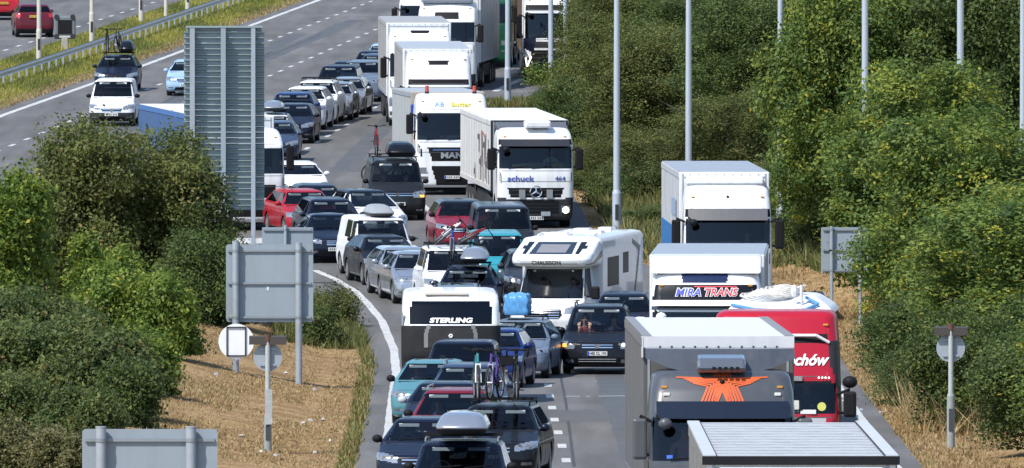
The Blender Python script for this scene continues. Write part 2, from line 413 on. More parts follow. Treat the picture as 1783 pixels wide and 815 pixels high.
road('through_road', lambda d: X_L(d)-0.7, G_L, 60, 384, ASPH)
road('slip_road', G_R, X_R, 60, 384, ASPH)
road('opposite_carriageway', lambda d: X_L(d)-19, lambda d: X_L(d)-6.9, 60, 1600, ASPH2)
PAINTM = pm('road_paint', (0.54, 0.54, 0.525), 0.6, var=0.32, scale=2.2, streak=0.5)
def line(name, pts, w, dz=0.026, mat=None):
    """painted line through (x, d) points"""
    P = []
    for (x0, d0), (x1, d1) in zip(pts, pts[1:]):
        k = max(1, int(abs(d1-d0)/2.0)+1)
        P += [(x0+(x1-x0)*i/k, d0+(d1-d0)*i/k) for i in range(k)]
    P.append(pts[-1]); mb = MB()
    for i, (x, d) in enumerate(P):
        ww = w/2*(0.9+0.2*((i*37) % 10)/10)
        mb.v += [(x-ww, d, float(zr(d))+dz), (x+ww, d, float(zr(d))+dz)]
    for i in range(len(P)-1): mb.f.append((2*i, 2*i+1, 2*i+3, 2*i+2))
    return tag(mb.build(name, mat or PAINTM), kind='structure')
def dashes(name, segs, w, dz=0.026):
    mb = MB()
    for (x, d, l, k) in segs:
        n = len(mb.v); a = k*l
        mb.v += [(x-w/2, d, float(zr(d))+dz), (x+w/2, d, float(zr(d))+dz), (x+w/2+a, d+l, float(zr(d+l))+dz), (x-w/2+a, d+l, float(zr(d+l))+dz)]
        mb.f.append((n, n+1, n+2, n+3))
    return tag(mb.build(name, PAINTM), kind='structure')
line('edge_line', [(float(X_L(d))+0.25, d) for d in np.arange(380, 1000, 4.0)], 0.28)
gl = [at(668, 830), at(674, 780), at(683, 700), at(690, 650), at(686, 610), at(665, 560), at(640, 530), at(618, 508), at(585, 488), at(548, 472)]
line('edge_line', [(gl[0][0]+0.02, 150)]+gl, 0.23)
line('edge_line', [(float(X_R(d))-0.55, d) for d in np.arange(150, 345, 4.0)], 0.2)
line('edge_line', [at(800, 402), at(770, 385), at(745, 366), at(728, 350)], 0.2)
line('edge_line', [at(862, 160), at(880, 151), at(908, 139), at(935, 126)], 0.3)
for y_ in (170, 161): line('cross_line', [(at(860, y_)[0], at(860, y_)[1]), (at(862, y_)[0]+2.9, at(860, y_)[1]+0.6)], 0.5)
def lane_x(pts):
    P = [at(*p) for p in pts]; P.sort(key=lambda q: q[1]); return [q[0] for q in P], [q[1] for q in P]
def dash_lane(name, pts, d0, d1, step, l=2.0, w=0.17, gap=()):
    xs, dd = lane_x(pts); segs = []
    sl0 = (xs[1]-xs[0])/(dd[1]-dd[0]); sl1 = (xs[-1]-xs[-2])/(dd[-1]-dd[-2])
    d = d0
    while d < d1:
        x = float(np.interp(d, dd, xs)) + (sl0*(d-dd[0]) if d < dd[0] else 0) + (sl1*(d-dd[-1]) if d > dd[-1] else 0)
        segs.append((x, d, l, sl1)); d += step
    return dashes(name, segs, w)
dash_lane('lane_marking', [(52, 241), (267, 152), (472, 71), (644, 4)], 440, 900, 6.0)
dash_lane('lane_marking', [(467, 134), (666, 47)], 505, 900, 6.0)
dash_lane('lane_marking', [(527, 264), (542, 255), (665, 181)], 455, 640, 6.0)
dash_lane('lane_marking', [(985, 802), (966, 735), (948, 636)], 150, 352, 8.9, 2.6, 0.19)
dash_lane('lane_marking', [(13, 87), (227, 18)], 540, 800, 6.0)
dash_lane('lane_marking', [(2, 237), (38, 236)], 478, 482, 9.0, 2.2, 0.2)
tar = pm('tar_seam', (0.05, 0.05, 0.052), 0.7, var=.4, scale=1.5); patch = pm('asphalt_patch', (0.095, 0.094, 0.094), 0.85, var=.25, scale=3); oil = pm('oil_stain', (0.085, 0.084, 0.083), 0.6, var=.45, scale=.8)
line('tar_seam', [at(1000, 815), at(985, 700), at(968, 600)], .07, .0225, tar); line('tar_seam', [at(700, 270), at(640, 330), at(600, 372)], .09, .0225, tar); line('tar_seam', [at(560, 60), at(380, 135), at(240, 200)], .10, .0225, tar)
line('oil_stain', [(float(np.interp(d, [200, 270, 340], [2.9, 2.7, 2.5])), float(d)) for d in range(200, 342, 6)], .75, .0215, oil); line('oil_stain', [at(590, 300), at(650, 240), at(690, 200)], .8, .0215, oil)
line('oil_stain', [at(180, 250), at(330, 160), at(520, 60)], .8, .0215, oil); line('oil_stain', [at(320, 165), at(480, 95), at(620, 35)], .8, .0215, oil)
line('road_patch', [at(1010, 735), at(1008, 716)], 1.5, .0235, patch); line('road_patch', [at(640, 300), at(655, 280)], 1.6, .0235, patch); line('road_patch', [at(420, 120), at(440, 110)], 1.8, .0235, patch)
mb = MB()
for (p, q) in [((985, 692), (1010, 692)), ((1020, 692), (1028, 692)), ((1042, 692), (1100, 691))]:
    (x0, d0), (x1, d1) = at(*p), at(*q)
    n = len(mb.v); mb.v += [(x0, d0, float(zr(d0))+.024), (x1, d1, float(zr(d1))+.024), (x1, d1+.25, float(zr(d1+.25))+.024), (x0, d0+.25, float(zr(d0+.25))+.024)]; mb.f.append((n, n+1, n+2, n+3))
tag(mb.build('road_seam', PAINTM), kind='structure')

# ------------------------------------------------------------------ grass and weeds
STRAW = leafmat('dry_grass', [(0, (0.27, 0.175, 0.08)), (0.45, (0.42, 0.30, 0.145)), (0.8, (0.52, 0.40, 0.22)), (1, (0.22, 0.22, 0.07))], 0.35)
WEED = leafmat('verge_weed', [(0, (0.11, 0.135, 0.035)), (0.5, (0.20, 0.225, 0.05)), (0.8, (0.36, 0.36, 0.06)), (1, (0.32, 0.25, 0.12))], 0.25)
GREENW = leafmat('green_weed', [(0, (0.07, 0.085, 0.025)), (0.5, (0.15, 0.165, 0.05)), (0.85, (0.28, 0.24, 0.09)), (1, (0.38, 0.29, 0.13))], 0.25)
def tufts(name, X, D, h, w, mat, blades=3, lean=0.35, tint=None, zoff=0.0):
    n = len(X); X = np.repeat(X, blades)+rng.normal(0, w*1.2, n*blades); D = np.repeat(D, blades)+rng.normal(0, w*1.2, n*blades)
    Z = ground_z(X, D)-0.02+zoff; H = h*rng.uniform(0.45, 1.3, len(X))*np.repeat(rng.uniform(0.5, 1.2, n), blades)
    a = rng.uniform(0, 2*np.pi, len(X)); W = w*rng.uniform(0.5, 1.2, len(X))
    lx, ly = rng.normal(0, lean, len(X))*H, rng.normal(0, lean, len(X))*H
    V = np.empty((len(X), 3, 3)); V[:, 0] = np.stack([X-np.cos(a)*W, D-np.sin(a)*W, Z], -1); V[:, 1] = np.stack([X+np.cos(a)*W, D+np.sin(a)*W, Z], -1)
    V[:, 2] = np.stack([X+lx, D+ly, Z+H], -1)
    t = np.clip(np.repeat(rng.beta(2, 2, n) if tint is None else tint, blades)+rng.normal(0, 0.12, len(X)), 0, 1)
    return tag(np_mesh(name, V.reshape(-1, 3), np.arange(len(X)*3).reshape(-1, 3), mat, tint=t), kind='stuff')
def scatter(n, d0, d1, fl, fr):
    d = rng.uniform(d0, d1, n); a, b = fl(d), fr(d); return a+(b-a)*rng.uniform(0, 1, n), d
x, d = scatter(70000, 215, 382, lambda d: np.maximum(G_R(d)-11, G_L(d)+0.5), lambda d: G_R(d)-0.05)
o = tufts('dry_grass', x, d, 0.06, 0.025, STRAW); tag(o, 'straw coloured dry grass on the sloping gore verge left of the slip road', 'grass')
x, d = scatter(26000, 232, 305, lambda d: -13.5+0*d, lambda d: -6.5+0*d)
o = tufts('dry_grass', x, d, 0.09, 0.03, STRAW); tag(o, 'thick dry grass round the bushes in the lower left', 'grass')
x, d = scatter(30000, 200, 420, X_R, lambda d: X_R(d)+4.2)
o = tufts('dry_grass', x, d, 0.10, 0.03, STRAW); tag(o, 'straw coloured dry grass on the verge along the right wood', 'grass')
x, d = scatter(42000, 470, 690, lambda d: X_L(d)-6.7, lambda d: X_L(d)-0.75)
k = np.sin(x*1.3+d*0.09)+np.sin(d*0.21+x*0.4)
o = tufts('verge_weeds', x, d, 0.20, 0.035, WEED, tint=np.clip(0.5+0.2*k+rng.normal(0, .15, len(x)), 0, .85)); tag(o, 'yellow green weeds filling the central reservation', 'weeds')
x, d = scatter(9000, 470, 690, lambda d: X_L(d)-1.3, lambda d: X_L(d)-0.5)
o = tufts('dry_grass', x, d, 0.16, 0.05, STRAW); tag(o, 'dry brown grass fringe beside the white line of the reservation', 'grass')
x, d = scatter(9000, 346, 383, lambda d: G_R(d)-2.6, lambda d: G_R(d)-0.1)
o = tufts('green_weeds', x, d, 0.30, 0.03, GREENW, blades=4, tint=np.clip(rng.beta(2, 3, len(x)), 0, 1)); tag(o, 'green and rusty weeds on the nose of the gore', 'weeds')
x, d = scatter(2500, 515, 524, lambda d: X_R(d)-.9+0*d, lambda d: X_R(d)+2.6)
o = tufts('green_weeds', x, d, 0.3, 0.05, GREENW, blades=4); tag(o, 'weeds round the two far lamp post bases', 'weeds')
x, d = scatter(9000, 385, 470, lambda d: X_R(d)+0.6, lambda d: X_R(d)+4.5)
o = tufts('green_weeds', x, d, 0.55, 0.05, GREENW, blades=4, tint=np.clip(rng.beta(2, 2.2, len(x)), 0, 1)); tag(o, 'mixed weeds below the trees behind the white lorries', 'weeds')

x, d = scatter(1100, 258, 346, lambda d: G_R(d)-0.35, lambda d: G_R(d)+0.02)
o = tufts('green_weeds', x, d, 0.16, 0.03, GREENW, blades=3, tint=np.clip(rng.beta(2, 1.6, len(x)), 0, 1)); tag(o, 'patchy green fringe along the tarmac edge of the gore', 'weeds')
x, d = scatter(420, 282, 304, lambda d: X_R(d)+0.5, lambda d: X_R(d)+2.2)
o = tufts('straw_stalks', x, d, 1.0, 0.018, STRAW, blades=2, lean=.45, tint=np.clip(rng.uniform(.5, .9, len(x)), 0, 1)); tag(o, 'tall dead straw stalks left of the round sign by the wood', 'stalks')
x, d = scatter(60000, 262, 560, lambda d: X_R(d)+3.6, lambda d: X_R(d)+15)
o = tufts('undergrowth', x, d, 0.5, 0.05, GREENW, blades=4, lean=.6, tint=np.clip(rng.beta(2, 3, len(x)), 0, .9)); tag(o, 'green undergrowth on the floor of the right wood', 'undergrowth')

# ------------------------------------------------------------------ trees and bushes
def foliage(name, seed, blobs, n, size, mat, parent, clump=0.35, per=45, tint_sd=0.22, droop=0.0, outward=1.05, hmax=None, rmax=None):
    g = np.random.default_rng(seed); vol = np.array([(b[3]*b[4]*b[5])**(2/3) for b in blobs]); pr = vol/vol.sum()
    nc = max(1, n//per); bi = g.choice(len(blobs), nc, p=pr); B = np.array(blobs)[bi]
    u = g.normal(size=(nc, 3)); u /= np.linalg.norm(u, axis=1, keepdims=True)
    r = 1.02-0.55*g.beta(1.0, 2.2, nc)
    ph = g.uniform(0, 6, 3)
    r = r*(1+0.10*np.sin(u[:, 0]*5+ph[0])+0.08*np.sin(u[:, 2]*7+ph[1])+0.07*np.sin(u[:, 1]*9+ph[2]))
    C = B[:, :3]+u*r[:, None]*B[:, 3:6]
    # a clump deep inside another lobe is never seen
    keep = np.ones(nc, bool)
    for b in blobs:
        q = (((C-np.array(b[:3]))/np.array(b[3:6]))**2).sum(1); keep &= q > 0.22
    C = C[keep]; u = u[keep]; nc = len(C)
    ct = np.clip(g.normal(0.45, tint_sd, nc), 0, 1); cs = g.uniform(0.6, 1.35, nc)*clump
    ci = g.integers(0, nc, n); off = g.normal(0, 1, (n, 3))*cs[ci][:, None]*np.array([1, 1, 1.05]); off[:, 2] -= np.abs(off[:, 0])*droop
    P = C[ci]+off
    if hmax: P[:, 2] *= hmax/np.percentile(P[:, 2], 99.85)
    if rmax: P[:, :2] *= rmax/np.percentile(np.hypot(P[:, 0], P[:, 1]), 98)
    P[:, 2] = np.where(P[:, 2] < 0.05, np.abs(P[:, 2])*0.6+0.05, P[:, 2])
    nn = g.normal(0, 1, (n, 3))*0.75+u[ci]*outward+np.array([0, 0, 0.42]); nn /= np.linalg.norm(nn, axis=1, keepdims=True)
    t = g.normal(size=(n, 3)); t[:, 2] -= 0.5; t -= nn*(t*nn).sum(1, keepdims=True); t /= np.linalg.norm(t, axis=1, keepdims=True)
    bt = np.cross(nn, t); l = size*g.uniform(0.6, 1.35, n)[:, None]; w = l*g.uniform(0.42, 0.7, n)[:, None]
    V = np.stack([P-t*l/2, P+bt*w/2-t*l*0.08, P+t*l/2-nn*l*0.12, P-bt*w/2-t*l*0.08], 1).reshape(-1, 3)
    yl = g.random(nc) < 0.028; ct = np.where(yl, g.uniform(0.78, 0.95, nc), np.minimum(ct, 0.74))
    tint = np.clip(ct[ci]+g.normal(0, 0.085, n), 0, 0.95); sp = g.random(n) < 0.008; tint[sp] = 1.0
    return np_mesh(name, V, np.arange(4*n).reshape(-1, 4), mat, parent, tint=tint)
BARK = pm('bark', (0.09, 0.075, 0.055), 0.9, var=0.35, scale=8)
def limbs(seed, h, r, spread, n=7, base=0.25):
    g = random.Random(seed); mb = MB()
    pts = [(0, 0, -0.3), (g.uniform(-.1, .1), g.uniform(-.1, .1), h*0.3), (g.uniform(-.3, .3), g.uniform(-.3, .3), h*0.6), (g.uniform(-.4, .4), g.uniform(-.4, .4), h*0.92)]
    mb.tube(pts, [r, r*0.8, r*0.5, r*0.12], 8)
    for i in range(n):
        a = 2*math.pi*i/n+g.uniform(-.3, .3); z0 = h*(base+0.5*i/n); l = spread*g.uniform(0.6, 0.95)
        p = (0.0, 0.0, z0); m_ = (math.cos(a)*l*.5, math.sin(a)*l*.5, z0+l*.35); e = (math.cos(a)*l, math.sin(a)*l, z0+l*g.uniform(.4, .8))
        mb.tube([p, m_, e], [r*.42, r*.26, r*.05], 6)
        for k in range(2):
            b = a+g.uniform(-.9, .9); mb.tube([m_, (m_[0]+math.cos(b)*l*.4, m_[1]+math.sin(b)*l*.4, m_[2]+l*.3)], [r*.18, r*.04], 5)
    return mb
ASH = leafmat('leaf_ash', [(0, (0.055, 0.102, 0.027)), (0.4, (0.126, 0.194, 0.046)), (0.68, (0.209, 0.274, 0.057)), (0.93, (0.418, 0.408, 0.055)), (1, (0.505, 0.408, 0.055))], 0.42)
HAW = leafmat('leaf_hawthorn', [(0, (0.049, 0.069, 0.022)), (0.45, (0.119, 0.146, 0.041)), (0.8, (0.198, 0.215, 0.060)), (0.93, (0.230, 0.215, 0.066)), (1, (0.285, 0.182, 0.066))], 0.42)
DARK = leafmat('leaf_dark', [(0, (0.040, 0.069, 0.022)), (0.5, (0.094, 0.140, 0.040)), (0.85, (0.165, 0.215, 0.055)), (1, (0.209, 0.204, 0.055))], 0.42)
MAPLE = leafmat('leaf_field_maple', [(0, (0.066, 0.118, 0.022)), (0.45, (0.149, 0.225, 0.040)), (0.8, (0.264, 0.333, 0.055)), (0.95, (0.363, 0.365, 0.060)), (1, (0.505, 0.408, 0.055))], 0.42)
BRAM = leafmat('leaf_bramble', [(0, (0.050, 0.080, 0.026)), (0.5, (0.110, 0.156, 0.046)), (0.85, (0.198, 0.215, 0.066)), (0.95, (0.296, 0.247, 0.099)), (1, (0.329, 0.194, 0.088))], 0.42)
OLIVE = leafmat('leaf_olive', [(0, (0.055, 0.069, 0.022)), (0.5, (0.126, 0.150, 0.041)), (0.9, (0.209, 0.215, 0.066)), (1, (0.308, 0.236, 0.088))], 0.42)
def crown_blobs(seed, h, r, k=30, low=0.12):
    """many boughs of leaves set round a crown, with gaps between them"""
    g = random.Random(seed); out = [(0, 0, h*0.50, r*0.52, r*0.52, h*0.34)]
    for i in range(k):
        a = i*2.39996+g.uniform(-.5, .5); f = (i+0.5)/k; zz = h*(low+0.06+f*(0.86-low))
        q = r*math.sqrt(max(0.06, 1-((zz/h-0.42)/0.62)**2))*g.uniform(0.55, 0.86); rr = r*g.uniform(0.20, 0.36)
        out.append((math.cos(a)*q, math.sin(a)*q, zz, rr, rr, rr*g.uniform(0.9, 1.7)))
    return out
protos = {}
def proto(kind):
    if kind in protos: return protos[kind]
    K = dict(ash=(ASH, 9.0, 2.9, 78000, 0.145, 0.20, 11), ash_tall=(ASH, 9.0, 2.6, 74000, 0.14, 0.19, 23), haw=(HAW, 7.2, 3.0, 84000, 0.11, 0.20, 35),
             dark=(DARK, 8.0, 3.1, 84000, 0.125, 0.22, 41), olive=(OLIVE, 5.0, 2.4, 52000, 0.09, 0.17, 57), bramble=(BRAM, 2.4, 2.0, 38000, 0.085, 0.15, 61),
             green=(DARK, 3.6, 2.1, 46000, 0.10, 0.17, 77), maple=(MAPLE, 5.2, 2.4, 46000, 0.15, 0.29, 83))[kind]
    mat, h, r, n, size, cl, seed = K
    root = empty('tree', None, None)
    foliage('crown', seed, crown_blobs(seed, h, r), n, size, mat, root, cl, hmax=h, rmax=r*1.1)
    limbs(seed, h*0.9, 0.05+h*0.014, r).build('trunk', BARK, root, True)
    protos[kind] = (root, h, r); return protos[kind]
used = set()
def tree(kind, X, d, top, label, rs=1.0, rot=None, name='tree', cat='tree', group=None):
    root, h0, r0 = proto(kind)
    o = copy_tree(root) if kind in used else root
    used.add(kind); o.name = name
    h = CH-(top-YH)*d/F-float(ground_z(X, d)); o.scale = (rs, rs, h/h0)
    o.rotation_euler = (0, 0, random.uniform(0, 6.28) if rot is None else rot)
    o.location = (X, d, float(ground_z(X, d))-0.05)
    return tag(o, label, cat, group)
G = 'trees and bushes of the wood on the right bank'
for (k, px, d, top, rs, lab, cat) in [
    # near wall on the right
    ('ash', 1990, 262, 430, 0.9, 'nearest ash tree at the right edge of the photo, right of the round sign', 'tree'),
    ('ash', 1815, 292, 335, 1.0, 'large ash tree behind the round sign, filling the right edge', 'tree'),
    ('ash_tall', 1775, 318, 315, 1.05, 'tall yellow green ash behind the rightmost lamp post', 'tree'),
    ('ash', 1670, 340, 188, 0.95, 'yellow flecked ash right of the square sign back, below the lamp post top', 'tree'),
    ('ash_tall', 1610, 362, 105, 1.05, 'ash with pale yellow sprays just right of the square sign back', 'tree'),
    ('ash', 1560, 388, -30, 0.95, 'ash tree behind the square sign back hiding a lamp post', 'tree'),
    ('ash_tall', 1478, 385, -60, 0.95, 'ash with yellow leaves between the white lorry and the square sign', 'tree'),
    ('dark', 1740, 385, -90, 1.0, 'dark tree behind the ash trees in the upper right corner', 'tree'),
    ('dark', 1600, 430, -90, 1.0, 'dark tree far behind the square sign back', 'tree'),
    # middle and far
    ('dark', 1330, 452, -20, 0.95, 'dark green tree above the white lorry with blue trailer skirt', 'tree'),
    ('dark', 1245, 478, -30, 1.0, 'deep green tree directly behind the second tall lamp post', 'tree'),
    ('haw', 1150, 462, 40, 0.95, 'dense hawthorn between the two tall lamp posts', 'tree'),
    ('haw', 1072, 486, 20, 0.8, 'hawthorn tree at the far lorry with its branch over the windscreen', 'tree'),
    ('olive', 1270, 425, 150, 1.05, 'olive green bush above the roof of the white lorry with blue trailer skirt', 'bush'),
    ('olive', 1130, 438, 215, 1.0, 'olive bush at the foot of the hawthorns between the lamp posts', 'bush'),
    ('haw', 1092, 520, -40, 0.9, 'far hawthorn at the top beside the distant lorry', 'tree'),
    ('dark', 1110, 545, -90, 1.0, 'far dark tree at the top of the photo behind the first tall lamp post', 'tree'),
    ('dark', 1230, 545, -90, 1.0, 'far dark tree at the top of the photo behind the second tall lamp post', 'tree'),
    ('haw', 1370, 520, -90, 1.0, 'far tree at the top behind the third tall lamp post', 'tree'),
    ('dark', 1490, 500, -90, 1.0, 'far dark tree at the top above the square sign back', 'tree'),
    ('haw', 1060, 600, -80, 1.0, 'most distant tree on the right of the motorway', 'tree'),
    ('ash', 1850, 405, -90, 1.0, 'tree behind the rightmost lamp post at the top right corner', 'tree'),
    ('dark', 1680, 452, -100, 1.0, 'dark tree behind the middle of three lamp posts at the top right', 'tree'),
    ('haw', 1440, 470, -80, 1.0, 'hawthorn at the top between the third lamp post and the leafy one', 'tree'),
    # skirt of bushes
    ('green', 1860, 268, 560, 0.95, 'dark green bush right of the round sign post', 'bush'),
    ('green', 1728, 285, 520, 0.9, 'shady bush directly behind the round sign and its post', 'bush'),
    ('bramble', 1640, 305, 600, 0.8, 'bramble clump left of the round sign', 'bush'),
    ('green', 1640, 325, 500, 0.9, 'glossy bush between the round sign and the square sign', 'bush'),
    ('bramble', 1640, 330, 560, 0.8, 'bramble with reddish stems on the dry verge', 'bush'),
    ('bramble', 1620, 345, 480, 0.8, 'low bramble at the foot of the square sign', 'bush'),
    ('olive', 1560, 374, 370, 0.75, 'mixed bush right behind the square sign back', 'bush'),
    ('bramble', 1445, 388, 350, 0.85, 'bramble bank left of the square sign back', 'bush'),
    ('bramble', 1400, 398, 300, 0.9, 'bramble bank behind the white lorry mirror', 'bush'),
    ('olive', 1350, 405, 280, 0.9, 'scrubby bush behind the third tall lamp post', 'bush'),
    ('bramble', 1160, 412, 350, 0.8, 'low bramble right of the first tall lamp post', 'bush'),
    ('bramble', 1110, 428, 275, 0.9, 'bramble bank behind the first tall lamp post', 'bush'),
    ('bramble', 1050, 440, 265, 0.85, 'bramble bank behind the lorry with black grille and three pointed star', 'bush'),
    ('green', 1015, 470, 130, 0.8, 'leafy bush behind the roof of the lorry with the three pointed star', 'bush'),
    ('green', 985, 508, 140, 0.7, 'small bush at the foot of the two far lamp posts', 'bush'),
]:
    tree(k, (px-891.5)/(F/d), d, top, lab, rs, name='bush' if cat == 'bush' else k.split('_')[0].replace('haw', 'hawthorn').replace('dark', 'broadleaf')+'_tree', cat=cat, group=G)
# the branch in front of the far lorry
br = empty('overhanging_branch', 'leafy branch hanging in front of the far lorry grille', 'branch', ((936-891.5)/43, 512, 6.6))
foliage('leaves', 5, [(0, 0, .35, .5, .5, .38), (.9, .2, .55, .5, .5, .35)], 1800, 0.13, ASH, br, 0.2)
MB().tube([(2.6, .6, .9), (1.2, .3, .5), (0, 0, .3)], [.05, .035, .012], 6).build('twig', BARK, br)
# the gore bushes on the left
def gore_bush(name, label, mat, px, d, top, r, n, size, seed, clump=0.3, dz=0.0, squash=1.0, cat='bush', low=0.05):
    X = (px-891.5)/(F/d); h = CH-(top-YH)*d/F-float(ground_z(X, d))+0.1-dz
    o = empty(name, label, cat, (X, d, float(ground_z(X, d))-0.1+dz))
    bl = [(b[0], b[1], b[2], b[3], b[4], b[5]*squash) for b in crown_blobs(seed, h, r, 26, low)]
    foliage('crown', seed, bl, n, size, mat, o, clump, hmax=h, rmax=r)
    limbs(seed, h*0.7, min(0.10, h*0.025), r*0.7, 8, 0.12).build('trunk', BARK, o, True)
    return o
gore_bush('hawthorn_bush', 'large round dark hawthorn in front of the ribbed sign back', HAW, 212, 352, 212, 3.05, 105000, 0.12, 101, 0.2)
gore_bush('hawthorn_bush', 'dark lower bush under the hawthorn behind the square sign back', DARK, 350, 347, 395, 1.5, 30000, 0.09, 105, 0.2)
gore_bush('maple_bush', 'bright green field maple in front of the dark hawthorn', MAPLE, 238, 318, 462, 1.65, 34000, 0.125, 112, 0.17)
gore_bush('maple_bush', 'yellow green top shoot of field maple in front of the hawthorn', MAPLE, 185, 328, 408, 1.25, 20000, 0.125, 118, 0.15)
gore_bush('sycamore_tree', 'light green tree cut by the left edge of the photo', MAPLE, -8, 322, 282, 1.6, 30000, 0.14, 124, 0.18, cat='tree')
gore_bush('dogwood_bush', 'mid green bush with brownish shoots in the lower left', BRAM, 112, 279, 550, 2.1, 56000, 0.115, 133, 0.18)
gore_bush('dogwood_bush', 'small green bush on the slope above the lowest sign back', DARK, 222, 275, 625, 0.75, 20000, 0.08, 139, 0.12)
gore_bush('dogwood_bush', 'leafy bush between the field maple and the left edge', BRAM, 50, 298, 500, 1.9, 40000, 0.115, 171, 0.18)
gore_bush('dogwood_bush', 'small leafy bush under the field maple above the dirt slope', MAPLE, 235, 292, 570, 1.1, 26000, 0.09, 173, 0.14)
gore_bush('dogwood_bush', 'brown green bush at the left edge below the light green tree', BRAM, 10, 270, 640, 1.2, 26000, 0.085, 143, 0.15)
gore_bush('dogwood_bush', 'low green bush right behind the lowest sign back on the left', BRAM, 150, 266, 672, 1.0, 24000, 0.09, 181, 0.14)
gore_bush('weed_bush', 'low tangle of weeds on the nose of the gore behind the round sign', OLIVE, 578, 357, 492, 0.9, 12000, 0.07, 151, 0.14)
gore_bush('weed_bush', 'green weeds beside the right post of the square sign back', BRAM, 550, 347, 520, 0.8, 9000, 0.075, 157, 0.12)
gore_bush('broom_bush', 'feathery green brown broom in the lower left corner', leafmat('leaf_broom', [(0, (0.06, 0.065, 0.02)), (0.5, (0.13, 0.13, 0.045)), (0.9, (0.22, 0.19, 0.09)), (1, (0.3, 0.2, 0.1))]), 52, 252, 728, 1.25, 44000, 0.075, 163, 0.14)
gore_bush('broom_bush', 'low brown broom just left of the lowest sign back', leafmat('leaf_broom', []), 118, 247, 748, 0.8, 22000, 0.07, 167, 0.10)

# unseen wooded hill, added beyond the frame for dark bonnets and roofs to mirror
hx = np.linspace(-1400, 1400, 57); hy = np.linspace(1500, 2300, 21); HX, HY = np.meshgrid(hx, hy, indexing='ij')
t_ = np.clip((HY-1500)/600, 0, 1); HZ = 30+150*t_*t_*(3-2*t_)*(0.85+0.2*np.sin(HX*0.004+1)+0.05*np.sin(HX*0.021))
I, J = np.meshgrid(np.arange(56), np.arange(20), indexing='ij'); Q = np.stack([I*21+J, (I+1)*21+J, (I+1)*21+J+1, I*21+J+1], -1).reshape(-1, 4)
tag(np_mesh('unseen_hill', np.stack([HX, HY, HZ], -1).reshape(-1, 3), Q, pm('hill_wood', (0.05, 0.062, 0.026), 0.95, var=0.5, scale=0.03), smooth=True), kind='structure')

# ------------------------------------------------------------------ vehicle pieces
def put(name, label, cat, px, s, head, group=None, roof=None, H=0.0, y=None, pitch=1.0):
    if y is not None: s = s_of(y)
    if roof is not None: s = float(np.interp(roof, _yy-H*_ss, _ss))
    head = head+math.degrees((px-891.5)/F)          # headings are given relative to the line of sight
    d = F/s; X = (px-891.5)/s
    return empty(name, label, cat, (X, d, float(zr(d))+0.025), (math.atan(slope(d+2))*pitch, 0, R(-head)), group)
_wheels = {}
def wheel(root, x, y, r=0.32, w=0.21, rim=RIM, rimr=0.66, spokes=7):
    key = (r, w, rim.name, spokes)
    sg = 1 if x > 0 else -1
    if key not in _wheels:
        t = MB(); h = w/2
        t.lathe_x([(-h, r*rimr), (-h, r*0.93), (-h*0.8, r), (h*0.8, r), (h, r*0.93), (h, r*rimr)], (0, 0, 0), 22)
        me_t = t.build('wheel', TYRE, None, True)
        q = MB(); q.lathe_x([(h*0.98, r*rimr), (h*0.9, r*rimr*0.93), (h*0.35, r*rimr*0.9), (h*0.3, 0.0)], (0, 0, 0), 22)
        for i in range(spokes):
            a = 2*math.pi*i/spokes
            q.box((h*0.78, math.cos(a)*r*rimr*0.5, math.sin(a)*r*rimr*0.5), (h*0.3, r*rimr*0.92, r*0.14), rx=a)
        q.cyl((h*0.5, 0, 0), (h*0.98, 0, 0), r*0.15, n=10)
        me_r = q.build('rim', rim, None, True)
        _wheels[key] = (me_t.data, me_r.data)
        for o in (me_t, me_r): bpy.data.objects.remove(o)
    a, b = _wheels[key]
    o = mesh_obj('wheel', a, None, root); o.location = (x, y, r)
    if sg < 0: o.rotation_euler = (0, 0, math.pi)
    k = mesh_obj('rim', b, None, o)
    return o
GLYPH = MB
def plate(root, z, fy, txt=None, yellow=False, eu=False, x=0.0, w=0.52, h=0.11, off=0.03, rear=None, slant=0):
    y = fy(x, z)-off if rear is None else rear
    sg = 1 if rear is None else -1
    o = MB().box((x, y, z), (w, 0.016, h)).build('number_plate', PLATE_Y if yellow else PLATE_W, root)
    if eu: MB().box((x-w/2+0.025, y-0.010*sg, z), (0.045, 0.006, h*0.94)).build('blue_band', EUB, o)
    f = lambda a, b: y-0.009
    if txt: write('lettering', txt, h*0.98, INK, o, x+(0.02 if eu else 0), z-0.002, f, 0.004, xs=0.86, weight=0.002)
    else:                                            # characters too small to read in the photograph
        mb = MB(); g = random.Random(int(root.location.x*1000))
        for i in range(7):
            cx = x+(i-3)*w*0.125+(0.012 if i > 3 else -0.012)
            mb.box((cx, y-0.010*sg, z), (w*0.075, 0.004, h*0.62))
        mb.build('lettering', pm('plate_ink_worn', (0.10, 0.10, 0.11), 0.6, var=0.8, scale=40), o)
    return o
def mirror(root, x, y, z, mat, sx=0.19, sy=0.12, sz=0.15):
    sg = 1 if x > 0 else -1
    mb = MB(); mb.sphere((x+sg*sx*0.5, y, z), (sx*0.55, sy*0.6, sz*0.55), 10)
    o = mb.build('door_mirror', mat, root, True)
    MB().box((x-sg*0.02, y+0.02, z-sz*0.35), (0.12, 0.05, 0.04)).build('mirror_arm', BLK, o)
    return o
def seats(root, y, z, hw, rows=1, mat=SEAT):
    for sx in (-1, 1):
        mb = MB(); mb.box((sx*hw, y-0.05, z), (0.48, 0.5, 0.16)); mb.box((sx*hw, y+0.25, z+0.34), (0.46, 0.14, 0.62), rx=-0.25, top=0.85)
        mb.box((sx*hw, y+0.36, z+0.74), (0.24, 0.09, 0.16), top=0.85)
        mb.build('seat', mat, root, bevel=0.03)

